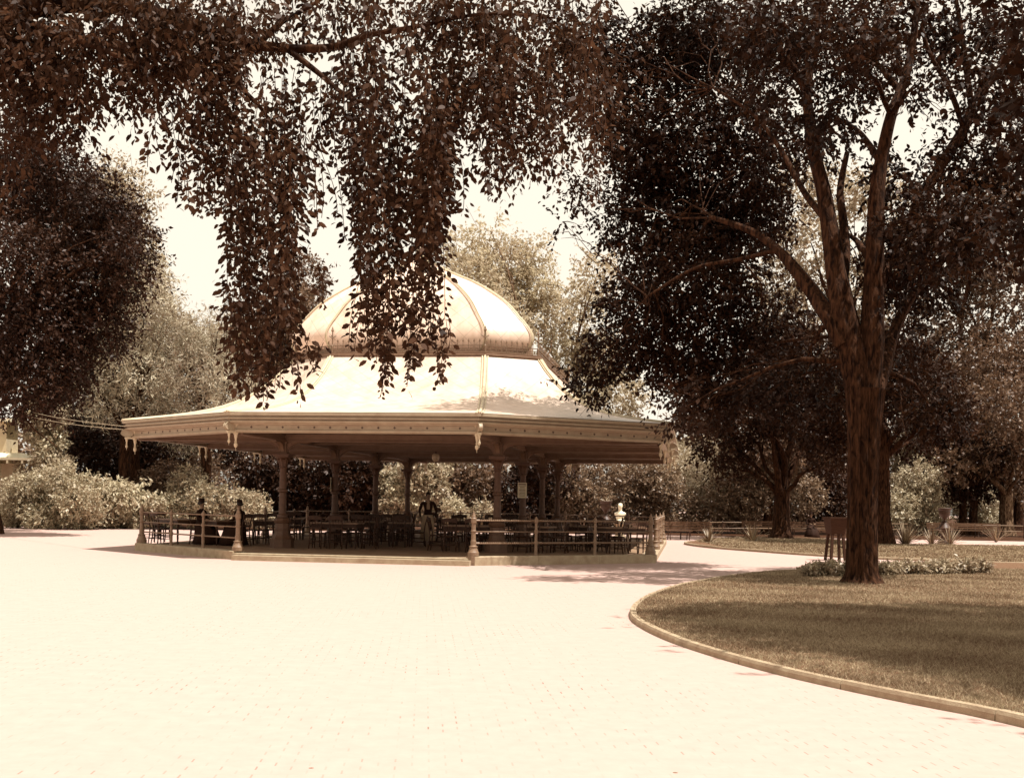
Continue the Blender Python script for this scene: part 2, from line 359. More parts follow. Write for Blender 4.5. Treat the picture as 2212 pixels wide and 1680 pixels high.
# second lawn
near2 = [G(1494, 1172), G(1480, 1175), G(1497, 1179), G(1540, 1184), G(1600, 1189), G(1750, 1200), G(1900, 1208), G(2060, 1214), G(2212, 1220), Vector((24, 33.5, 0))]
k2 = spline([Vector((p.x, p.y, 0)) for p in near2], 6)
far2 = [G(1520, 1167), G(1600, 1162), G(1700, 1160), G(1780, 1165), G(1850, 1173), G(1950, 1178), G(2100, 1180), G(2212, 1182), Vector((26, 51, 0))]
poly_obj('lawn', [(p.x, p.y) for p in k2] + [(p.x, p.y) for p in far2[::-1]], .07, M['lawn'])
kerb('lawn_kerb', k2, .09, .11, 'low stone kerb along the front of the far lawn')
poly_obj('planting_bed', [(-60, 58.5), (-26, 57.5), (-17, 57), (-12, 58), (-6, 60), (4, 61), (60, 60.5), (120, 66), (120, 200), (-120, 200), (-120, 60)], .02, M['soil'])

# grass blades
def inpoly(P, poly):
    x, y = P[:, 0], P[:, 1]; c = np.zeros(len(P), bool); n = len(poly)
    for i in range(n):
        x1, y1 = poly[i]; x2, y2 = poly[(i+1) % n]
        if y1 == y2: continue
        cond = ((y1 > y) != (y2 > y)) & (x < (x2-x1)*(y-y1)/(y2-y1) + x1); c ^= cond
    return c
def grass(poly, xr, yr, dens, hgt, wid, seed, z):
    rng = np.random.default_rng(seed); Ps = []
    for y0 in np.arange(yr[0], yr[1], 1.0):
        d = dens(y0); n = int(d*(xr[1]-xr[0])); P = np.stack([rng.uniform(*xr, n), rng.uniform(y0, y0+1, n)], 1)
        P = P[(P[:, 0] < .47*P[:, 1] + 1.0)]; Ps.append(P[inpoly(P, poly)])
    P = np.concatenate(Ps); n = len(P)
    sc = np.clip(P[:, 1]/12, 1, 2.2)
    P3 = np.concatenate([P, np.full((n, 1), z-.004)], 1)
    D = rng.normal(size=(n, 3))*np.array([.8, .8, .15]) + np.array([0, 0, .8])
    Nn = rng.normal(size=(n, 3))*np.array([1, 1, .2])
    patch = .5 + .25*np.sin(P[:, 0]*2.1 + 1.3*np.sin(P[:, 1]*1.7)) + .25*np.sin(P[:, 1]*3.1 + P[:, 0])
    val = .55*rng.random(n) + .3*patch
    return leaf_obj('grass', P3, D, Nn, hgt*(.45+.9*rng.random(n)**1.3), wid*sc*(.7+.6*rng.random(n)), val, M['grass'], None, 3)
g1 = grass(lawn_poly, (.5, 16), (5, 31), lambda y: 5200 if y < 11 else 3400 if y < 16 else 1800 if y < 22 else 1100, .05, .006, 3, .068)
tag(g1, 'mown grass of the near lawn', 'grass', kind='stuff')
g2 = grass([(p.x, p.y) for p in k2] + [(p.x, p.y) for p in far2[::-1]], (8, 27), (34, 57), lambda y: 260, .07, .014, 4, .07)
tag(g2, 'mown grass of the far lawn', 'grass', kind='stuff')
# ------------------------------------------------------------------ pavilion (local axes: x = across, y = along, away from the front)
ZP = .18
BAYS = [0, 5.1, 10.2, 15.3]; TE = 15.3
def octo(e1, g1, e2, g2):
    return [Vector((-e2, -g2, 0)), Vector((-e1, -g1, 0)), Vector((e1, -g1, 0)), Vector((e2, -g2, 0)),
            Vector((e2, TE+g2, 0)), Vector((e1, TE+g1, 0)), Vector((-e1, TE+g1, 0)), Vector((-e2, TE+g2, 0))]
EAVE = octo(3.35, 3.9, 8.15, .25); BASE = octo(3.22, 3.62, 7.72, .12)
def offs(poly, d):
    out = []; n = len(poly)
    for i in range(n):
        a, b, c = poly[i-1], poly[i], poly[(i+1) % n]
        n1 = Vector((-(b-a).y, (b-a).x, 0)).normalized(); n2 = Vector((-(c-b).y, (c-b).x, 0)).normalized()
        m = (n1+n2).normalized(); out.append(b + m*(d/max(.3, m.dot(n1))))
    return out
def at_z(poly, z): return [Vector((p.x, p.y, z)) for p in poly]
pav = empty('refreshment_pavilion', (PX0, PY0, 0), -PA, 'open sided park pavilion with pale curved roof and dome', 'pavilion')
mb = MB()   # platform: a curb course and the floor inside it
mb.loft([at_z(BASE, -.05), at_z(BASE, ZP-.015), at_z(offs(BASE, .015), ZP), at_z(offs(BASE, .42), ZP)], cap=False)
plat = mb.build('platform', M['stone'], pav)
mb = MB(); q = offs(BASE, .42); mb.add(at_z(q, ZP), [tuple(range(8))]); mb.build('floor', M['floor'], pav)
# curb stones a little higher than the floor on the two front chamfers
for (a, b) in ((0, 1), (2, 3)):
    mb = MB()
    A, B = BASE[a], BASE[b]; d = (B-A).normalized(); nn = Vector((-d.y, d.x, 0)); L = (B-A).length
    for k in range(3):
        s0, s1 = L*k/3 + .005, L*(k+1)/3 - .005
        p0, p1 = A + d*s0 - nn*.03, A + d*s1 - nn*.03
        mb.loft([[p0 + Vector((0, 0, -.04)), p1 + Vector((0, 0, -.04)), p1 + nn*.36 + Vector((0, 0, -.04)), p0 + nn*.36 + Vector((0, 0, -.04))],
                 [p0 + Vector((0, 0, .215)), p1 + Vector((0, 0, .215)), p1 + nn*.36 + Vector((0, 0, .215)), p0 + nn*.36 + Vector((0, 0, .215))],
                 [p0 + nn*.02 + Vector((0, 0, .23)), p1 + nn*.02 + Vector((0, 0, .23)), p1 + nn*.34 + Vector((0, 0, .23)), p0 + nn*.34 + Vector((0, 0, .23))]])
    mb.build('curb', M['stone'], pav)
mb = MB(); mb.box((0, -3.62-.17, .05), (6.3, .30, .16)); mb.build('step', M['stone'], pav)
# cornice and frieze round the eave
ZE = lambda z: 3.865 - (3.865 - z)*.77
prof = [(.55, 3.86), (.02, 3.865), (0, 3.85), (0, 3.765), (.09, 3.755), (.09, 3.70), (.035, 3.69), (.035, 3.645), (.13, 3.63), (.13, 3.59), (.075, 3.58), (.085, 3.53), (.19, 3.50), (.20, 3.475), (.50, 3.475)]
mb = MB(); mb.loft([at_z(offs(EAVE, d), ZE(z)) for d, z in prof], cap=False); mb.build('cornice', M['paint'], pav)
prof = [(.30, 3.474), (.30, 3.30), (.255, 3.285), (.255, 3.225), (.30, 3.205), (.30, 3.19), (.40, 3.19), (.40, 3.44)]
mb = MB(); mb.loft([at_z(offs(EAVE, d), ZE(z)) for d, z in prof], cap=False)
FR = offs(EAVE, .30); mb.cur = 1
for i in range(8):
    a, b = FR[i], FR[(i+1) % 8]; d = (b-a).normalized(); L = (b-a).length; nn = Vector((d.y, -d.x, 0))
    m_ = int((L - .7)/.43)
    for k in range(m_+1):
        c = a + d*(L/2 + (k - m_/2)*.43) + Vector((0, 0, ZE(3.385))) + nn*.004
        for (sx, sz) in ((.018, 0), (-.018, 0), (0, .018), (0, -.018)):
            e = c + d*sx + Vector((0, 0, sz))
            mb.add([e + d*.016, e + Vector((0, 0, .016)), e - d*.016, e - Vector((0, 0, .016)),
                    e + d*.016 - nn*.03, e + Vector((0, 0, .016)) - nn*.03, e - d*.016 - nn*.03, e - Vector((0, 0, .016)) - nn*.03],
                   [(0, 1, 2, 3), (0, 4, 5, 1), (1, 5, 6, 2), (2, 6, 7, 3), (3, 7, 4, 0)])
mb.build('frieze', [M['paint'], M['dark']], pav)
# ceiling boards and beams
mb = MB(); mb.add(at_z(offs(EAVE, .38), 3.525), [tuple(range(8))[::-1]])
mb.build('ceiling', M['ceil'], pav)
def beam(a, b, z0, z1, w):
    m = MB(); a, b = Vector(a), Vector(b); d = (b-a).normalized(); zc = (z0+z1)/2
    m.bar(a + Vector((0, 0, zc)), b + Vector((0, 0, zc)), w, z1-z0)
    m.bar(a + Vector((0, 0, z0-.02)), b + Vector((0, 0, z0-.02)), w+.07, .045)
    m.bar(a + Vector((0, 0, z1-.03)), b + Vector((0, 0, z1-.03)), w+.09, .05)
    m.build('beam', M['ceil'], pav)
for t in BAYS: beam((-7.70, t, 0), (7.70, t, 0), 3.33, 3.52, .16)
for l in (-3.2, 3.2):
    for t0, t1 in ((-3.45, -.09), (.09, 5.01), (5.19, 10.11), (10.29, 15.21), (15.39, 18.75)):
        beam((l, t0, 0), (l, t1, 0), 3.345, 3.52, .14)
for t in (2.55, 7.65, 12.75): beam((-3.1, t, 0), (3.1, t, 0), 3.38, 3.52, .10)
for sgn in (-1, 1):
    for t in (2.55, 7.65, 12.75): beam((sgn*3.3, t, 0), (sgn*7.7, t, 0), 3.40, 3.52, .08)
# columns
def column_shapes():
    ped = MB(); k = PI/8
    ped.lathe([(.345, 0), (.345, .26), (.30, .30), (.225, .44), (.225, .50), (.235, .51), (.235, .54), (.215, .55), (.205, .72), (.235, .74), (.26, .80), (.22, .87), (.13, .90)], 8, rot=k)
    sh = MB(); sh.lathe([(.15, .90), (.15, .97), (.115, 1.0), (.105, 1.55), (.105, 1.62), (.145, 1.65), (.145, 1.70), (.105, 1.73), (.098, 2.32), (.12, 2.34), (.12, 2.37), (.10, 2.39)], 20)
    cp = MB(); cp.lathe([(.10, 2.39), (.115, 2.47), (.16, 2.58), (.19, 2.60), (.17, 2.62), (.20, 2.66)], 16)
    for j in range(8):   # leaf forms curling out of the bell
        a = j*PI/4; r = Vector((math.cos(a), math.sin(a), 0)); s = Vector((-r.y, r.x, 0))
        cp.loft([[r*(.105 + .09*t*t*1.2 + x) + s*y*(1 - .5*t) + Vector((0, 0, 2.39 + .24*t)) for x, y in ((0, -.035), (.015, 0), (0, .035))] for t in (0, .35, .7, 1)])
    cp.box((0, 0, 2.69), (.46, .46, .06)); cp.box((0, 0, 2.735), (.54, .54, .03))
    return ped, sh, cp
def bracket_mesh():
    """pierced spandrel: a flat plate with an arched lower edge on one side of the post"""
    m = MB(); n = 10; th = .05; R = .42; lo = []
    for i in range(n+1):
        a = PI/2*i/n; lo.append((.12 + R*(1 - math.cos(a)), 2.76 + R*math.sin(a)*.78))
    lo.append((.80, 3.09)); hi = [(x, 3.118) for x, z in lo]; hi[0] = (.075, 3.118); lo[0] = (.075, 2.76)
    for j in range(len(lo)-1):
        vs = [(lo[j][0], y, lo[j][1]) for y in (-th, th)] + [(lo[j+1][0], y, lo[j+1][1]) for y in (-th, th)] + [(hi[j][0], y, hi[j][1]) for y in (-th, th)] + [(hi[j+1][0], y, hi[j+1][1]) for y in (-th, th)]
        m.add(vs, [(0, 2, 6, 4), (1, 5, 7, 3), (0, 1, 3, 2), (4, 6, 7, 5), (0, 4, 5, 1), (2, 3, 7, 6)])
    m.cur = 1
    rim = [(x + .0, 0, z - .012) for x, z in lo[1:]]; m.tube([(x, -.056, z+.018) for x, y, z in rim], .014, 5); m.tube([(x, .056, z+.018) for x, y, z in rim], .014, 5)
    m.lathe([(.055, -.008), (.055, .008)], 12, (0, 0, 0)); k = len(m.v) - 24
    for q in range(k, len(m.v)): x, y, z = m.v[q]; m.v[q] = (.20 + x, z*8, 3.03 + y)
    m.v = [(x, y, 2.935 + (z - 2.76)*1.02) for x, y, z in m.v]
    return m
pedm, shm, cpm = column_shapes(); brm = bracket_mesh()
col0 = None
for t in BAYS:
    for l in (-3.2, 3.2):
        if col0 is None:
            col0 = empty('column', (l, t, 0)); col0.parent = pav
            for o in (shm.build('shaft', M['ped'], col0), pedm.build('pedestal', M['ped'], col0), cpm.build('capital', M['ped'], col0)):
                smooth_by_angle(o, 30); o.location = (0, 0, ZP)
            post = MB(); post.box((0, 0, 3.13), (.24, .24, .39)); post.box((0, 0, 2.965), (.30, .30, .05)); post.box((0, 0, 3.275), (.31, .31, .05)); post.build('post_block', M['ceil'], col0)
            for k in range(4):
                o = brm.build('bracket', [M['ceil'], M['paintd']], col0); o.rotation_euler = (0, 0, k*PI/2)
        else:
            c = copy_tree(col0, pav); c.location = (l, t, 0)
for o in col0.children:
    pass
# the capitals end at ZP + 2.75 = 2.93 and the post blocks start there (their base sits at 2.765)
# drop pendants with scroll brackets at the eave corners and along the sides
def pendant_mesh(s=1):
    m = MB(); m.lathe([(.012*s, -.62*s), (.012*s, -.52*s), (.05*s, -.50*s), (.078*s, -.44*s), (.07*s, -.37*s), (.03*s, -.34*s), (.058*s, -.315*s), (.058*s, -.295*s), (.035*s, -.28*s), (.05*s, -.17*s), (.06*s, -.16*s), (.075*s, -.05*s), (.10*s, -.04*s), (.10*s, 0)], 12)
    return m
def scroll_mesh():
    """teardrop bracket panel with raised rim standing out under the cornice"""
    m = MB(); th = .035; pts = []
    for i in range(20):
        a = 2*PI*i/20; pts.append((-.02 - .30*(.5 - .5*math.cos(a))*1.15 + .06, .12*math.sin(a)*(.45 + .55*(.5 + .5*math.cos(a*.5 - .6)))))
    pts = [(x*1.0, z) for x, z in pts]
    m.loft([[(x, -th, z) for x, z in pts], [(x, th, z) for x, z in pts]])
    for y in (-th-.004, th+.004): m.tube([(x, y, z) for x, z in pts] + [(pts[0][0], y, pts[0][1])], .013, 5)
    return m
pm, ps, sm = pendant_mesh(.66), pendant_mesh(.48), scroll_mesh()
spots = []
IN = offs(EAVE, .34)
for i in range(8):
    p = IN[i]; c = Vector((0, TE/2, 0)); spots.append((p, math.atan2((p-c).y - math.copysign(4.2, (p-c).y) if abs((p-c).y) > 4.2 else 0, p.x)))
for t in (5.1, 10.2):
    for sg in (-1, 1): spots.append((Vector((sg*7.81, t, 0)), 0 if sg > 0 else PI))
P0 = None
for p, a in spots:
    if P0 is None:
        P0 = smooth_by_angle(pm.build('pendant', M['drop'], pav), 40); sd = smooth_by_angle(ps.build('small_drop', M['drop'], P0), 40)
        sd.location = (.24, 0, .0); sc_ = smooth_by_angle(sm.build('scroll_bracket', M['paint'], P0), 40); sc_.location = (.36, 0, .14)
        bk = MB(); bk.lathe([(.07, 0), (.07, .05), (.05, .06), (.05, .13), (.10, .24), (.13, .28)], 8); bk.bar((0, 0, .02), (.30, 0, .02), .07, .045); bk.build('hanger', M['drop'], P0)
        o = P0
    else: o = copy_tree(P0, pav)
    o.location = (p.x, p.y, 3.335); o.scale = (1, 1, 1.12); o.rotation_euler = (0, 0, a)
# roof: a concave skirt up to the cresting, then the dome
def ringpts(q):   # skirt, q = 0 at eave, 1 at the ledge
    up = octo(2.42, -2.0, 3.95, -2.95); z = 3.87 + 2.23*(.32*q + .68*q**4)
    h = q
    return [Vector((a.x*(1-h)+b.x*h, a.y*(1-h)+b.y*h, z)) for a, b in zip(EAVE, up)]
DM = [(.0, 0), (-.085, .08), (-.105, .165), (-.06, .25), (.02, .34), (.12, .45), (.25, .55), (.43, .66), (.61, .74), (.78, .82), (.90, .90), (.97, .95), (1, 1)]
DB = [(-3.66, 2.95), (-2.4, 2.3), (2.16, 2.3), (3.36, 2.95), (2.9, 6.3), (1.4, 7.7), (-1.6, 7.7), (-3.2, 6.3)]; DT = 4.1
def domepts(i):
    m_, zf = DM[i]
    return [Vector((-.15 + (x+.15)*(1-m_) + math.copysign(.015, x), DT + (y-DT)*(1-m_), 6.16 + 3.6*zf)) for x, y in DB]
def panelled(rings, name, mat):
    me_v, me_f, uvs = [], [], []
    n = len(rings)
    for i in range(8):
        b = len(me_v); cum = [0]
        for k in range(1, n): cum.append(cum[-1] + (rings[k][i] - rings[k-1][i]).length)
        div = 1
        for k in range(n):
            for p in (rings[k][i], rings[k][(i+1) % 8]): me_v.append(p)
        w0 = (rings[0][(i+1) % 8] - rings[0][i]); d = w0.normalized(); o = rings[0][i]
        for k in range(n-1):
            f = (b+2*k, b+2*k+1, b+2*k+3, b+2*k+2); me_f.append(f)
            for v in f: uvs.append(((me_v[v]-o).dot(d), cum[(v-b)//2]))
    me = bpy.data.meshes.new(name); me.from_pydata([tuple(v) for v in me_v], [], me_f); me.materials.append(mat)
    ul = me.uv_layers.new(name='shingle'); ul.data.foreach_set('uv', np.array(uvs, np.float32).ravel())
    me.update(); o = bpy.data.objects.new(name, me); COL.objects.link(o); o.parent = pav
    me.polygons.foreach_set('use_smooth', [True]*len(me.polygons)); return o
rings = [ringpts(k/14) for k in range(15)]
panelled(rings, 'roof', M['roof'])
drings = [domepts(k) for k in range(len(DM))]
def smooth_table(r, n=4):
    out = []
    for i in range(8):
        out.append(spline([q[i] for q in r], n))
    return [[out[i][k] for i in range(8)] for k in range(len(out[0]))]
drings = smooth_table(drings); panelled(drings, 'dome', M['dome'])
for i in range(8):
    for R, nm, r in ((rings, 'hip_rib', .042), (drings, 'dome_rib', .03)):
        m = MB(); nb = (R[0][i] - Vector((0, DT if nm == 'dome_rib' else TE/2, R[0][i].z))).normalized(); sd = Vector((-nb.y, nb.x, 0))
        pts = [q[i] + Vector((0, 0, .015)) for q in R]
        m.tube(pts, r, 8); m.tube([p + sd*r*2.0 - Vector((0, 0, .012)) for p in pts], r*.55, 6); m.tube([p - sd*r*2.0 - Vector((0, 0, .012)) for p in pts], r*.55, 6)
        m.build(nm, M['drop'], pav, smooth=True)
top = rings[-1]
mb = MB(); mb.loft([at_z(offs(top, d), z) for d, z in ((.0, 6.04), (-.09, 6.06), (-.09, 6.10), (-.05, 6.12), (-.05, 6.17), (.0, 6.185), (.75, 6.19))], cap=False); mb.build('ledge', M['paintd'], pav)
mb = MB(); mb.add(at_z(offs(top, .70), 6.18), [tuple(range(8))]); mb.build('roof_deck', M['roof'], pav)
# iron cresting: bottom and middle rails, pickets with tips, scrolls; a tall finial at each corner
mb = MB(); cr = offs(top, .04)
for i in range(8):
    a, b = cr[i], cr[(i+1) % 8]; a = Vector((a.x, a.y, 0)); b = Vector((b.x, b.y, 0)); d = (b-a).normalized(); L = (b-a).length
    for z, r in ((6.215, .016), (6.30, .010), (6.385, .015)): mb.bar(a + Vector((0, 0, z)), b + Vector((0, 0, z)), r*1.6, r*1.6)
    n = max(3, int(L/.17))
    for k in range(1, n):
        p = a + d*L*k/n
        mb.bar(p + Vector((0, 0, 6.185)), p + Vector((0, 0, 6.50)), .016, .016, d)
        mb.add([p + d*.03 + Vector((0, 0, 6.52)), p + Vector((0, 0, 6.60)), p - d*.03 + Vector((0, 0, 6.52)), p + Vector((0, 0, 6.47)),
                p + Vector((-d.y*.012, d.x*.012, 6.525)), p + Vector((d.y*.012, -d.x*.012, 6.525))], [(0, 1, 4), (1, 2, 4), (2, 3, 4), (3, 0, 4), (1, 0, 5), (2, 1, 5), (3, 2, 5), (0, 3, 5)])
        c0 = p + d*L/n*.5
        if k < n-1:
            ring = [c0 + d*.055*math.cos(q*PI/4) + Vector((0, 0, 6.258 + .034*math.sin(q*PI/4))) for q in range(9)]
            mb.tube(ring, .008, 4, False)
crest = mb.build('cresting', M['iron'], pav)
f0 = None
for i in range(8):
    p = cr[i]
    if f0 is None:
        m = MB(); m.lathe([(.035, 0), (.035, .2), (.02, .22), (.02, .42), (.04, .44), (.02, .46), (.016, .62), (.05, .66), (.03, .72), (.004, .80)], 8)
        for a in range(2):
            D = Vector((math.cos(a*PI/2), math.sin(a*PI/2), 0))
            for sg in (-1, 1): m.tube([D*sg*(.02 + .10*math.sin(q*PI/5)) + Vector((0, 0, .44 + .05*q - .01*q*q)) for q in range(6)], .012, 5)
        f0 = m.build('finial', M['iron'], crest); o = f0
    else: o = f0.copy(); COL.objects.link(o)
    o.location = (p.x, p.y, 6.19)
m = MB(); m.lathe([(.16, 9.45), (.12, 9.6), (.05, 9.68), (.09, 9.80), (.04, 9.9), (.02, 10.3), (.05, 10.36), (.005, 10.5)], 12, (-.15, DT, .2)); m.build('dome_finial', M['paint'], pav)
# opal globe lamp under the first cross beam
m = MB(); gl = empty('hanging_globe_lamp', PW(.15, 5.55, 3.1), 0, 'opal glass globe lamp hanging under the pavilion ceiling', 'lamp')
m.tube([(0, 0, .13), (0, 0, .345)], .012, 6); m.lathe([(.05, .13), (.05, .16), (.02, .18)], 10); m.build('hanging_rod', M['dark'], gl)
m = MB(); m.lathe([(.02, -.17), (.07, -.15), (.115, -.08), (.13, 0), (.12, .08), (.06, .13)], 16); smooth_by_angle(m.build('globe', M['glass'], gl), 60)
m = MB(); m.lathe([(.005, -.23), (.02, -.19), (.03, -.17), (.02, -.165)], 8); m.build('bottom_cap', M['dark'], gl)
# paper notices on two columns
def notice(l, t, dx, dy, rz, w, h, z, label):
    p = PW(l, t); r = empty('paper_notice', (p.x, p.y, z), -PA + rz, label, 'notice')
    m = MB(); m.box((dx, dy, 0), (w, .014, h)); m.build('sheet', M['paper'], r)
    m = MB()
    for k in range(9):
        ww = w*(.8 if k in (0, 1) else rnd.uniform(.5, .78)); m.box((dx, dy-.0095, h*.40 - k*h*.095), (ww, .004, h*.03 if k else h*.055))
    m.build('printed_lines', M['ink'], r)
notice(3.2, 5.1, 0, -.15, 0, .30, .50, 2.02, 'square paper notice fixed to the column, facing the front')
notice(-3.2, 5.1, 0, -.15, -PI/2+.28, .36, .50, 2.12, 'narrow white notice seen almost edge on, on a column')

# ------------------------------------------------------------------ railings round the platform
def post_mesh(plinth):
    m = MB(); k = PI/8
    pr = [(.15, 0), (.15, .10), (.13, .13), (.10, .22), (.10, .235), (.115, .24), (.115, .255), (.09, .265), (.075, .28), (.075, .40), (.062, .41), (.058, .62), (.075, .635), (.075, .655), (.058, .67), (.058, .84), (.075, .86), (.075, .97), (.05, 1.0), (.055, 1.02), (.04, 1.06), (.008, 1.15)]
    if plinth: pr = [(.18, -plinth), (.18, 0)] + pr
    m.lathe(pr, 12, rot=k); return m
def mid_mesh():
    m = MB(); m.lathe([(.05, 0), (.042, .1), (.042, .29), (.055, .30), (.055, .38), (.04, .39), (.036, .58), (.055, .59), (.055, .67), (.036, .68), (.036, .86), (.055, .88), (.055, .96), (.03, .99), (.03, 1.0), (.005, 1.04)], 12); return m
pM = {0: post_mesh(0), 1: post_mesh(.2)}; mM = mid_mesh()
def rail_mesh(a, b, r, twist):
    m = MB(); a, b = Vector(a), Vector(b); L = (b-a).length; d = (b-a)/L
    if not twist: return m.tube([a, b], r, 8)
    n = int(L/.02); s = d.cross(Vector((0, 0, 1))).normalized(); u = s.cross(d); e = int(.12/.02); loops = []
    for i in range(n+1):
        tw = 0 if i < e or i > n-e else (i-e)*.55; p = a + d*L*i/n; R = r*1.25
        loops.append([p + (s*math.cos(tw + q*PI/2) + u*math.sin(tw + q*PI/2))*R for q in range(4)])
    return m.loft(loops)
def railing(a, b, nmid, label, ends=(1, 1), twist=False, z=ZP, plinth=0, mat='iron', group=None):
    a, b = Vector(a), Vector(b); W = PW(a.x, a.y, z); r = empty('iron_railing', W, -PA, label, 'railing', group)
    v = b - a; v.z = 0; d = v.normalized(); L = v.length
    for k, e in enumerate(ends):
        if e: smooth_by_angle(pM[plinth].build('post', M[mat], r, (0, 0, 0) if k == 0 else tuple(v)), 30)
    st = [0] + [L*(k+1)/(nmid+1) for k in range(nmid)] + [L]
    for s in st[1:-1]: smooth_by_angle(mM.build('baluster', M[mat], r, tuple(d*s)), 30)
    for s0, s1 in zip(st, st[1:]):
        for zz, rr, tw in ((.92, .021, twist), (.63, .015, False), (.335, .021, twist)):
            rail_mesh(d*(s0+.05) + Vector((0, 0, zz)), d*(s1-.05) + Vector((0, 0, zz)), rr, tw).build('rail', M[mat], r, smooth=not tw)
RP = offs(BASE, .15)
railing(RP[0], RP[1], 2, 'three rail iron railing on the front curb beside the seated people', z=.23)
railing(RP[2], RP[3], 2, 'three rail iron railing with twisted rails on the sunlit front curb', twist=True, z=.23, plinth=1)
for sg, nm in ((-1, 'dark iron railing along the far left side of the platform'), (1, 'iron railing along the right flank of the platform, seen end on')):
    for j, (t0, t1) in enumerate(((5.1, 10.2), (10.2, 15.2))):
        if sg < 0 and j == 0: continue
        railing((sg*7.57, t0, 0), (sg*7.57, t1, 0), 2, nm if j else 'iron railing of the nearer bay on the right flank of the platform', ends=(1, 1 if j else 0), twist=False)
railing(RP[4], RP[5], 2, 'iron railing across the back right corner of the platform')
railing(RP[7], RP[6], 2, 'iron railing across the back left corner of the platform', ends=(0, 1))
railing(RP[6] + Vector((.0, 0, 0)), RP[5], 3, 'long iron railing across the back of the platform', ends=(0, 0))
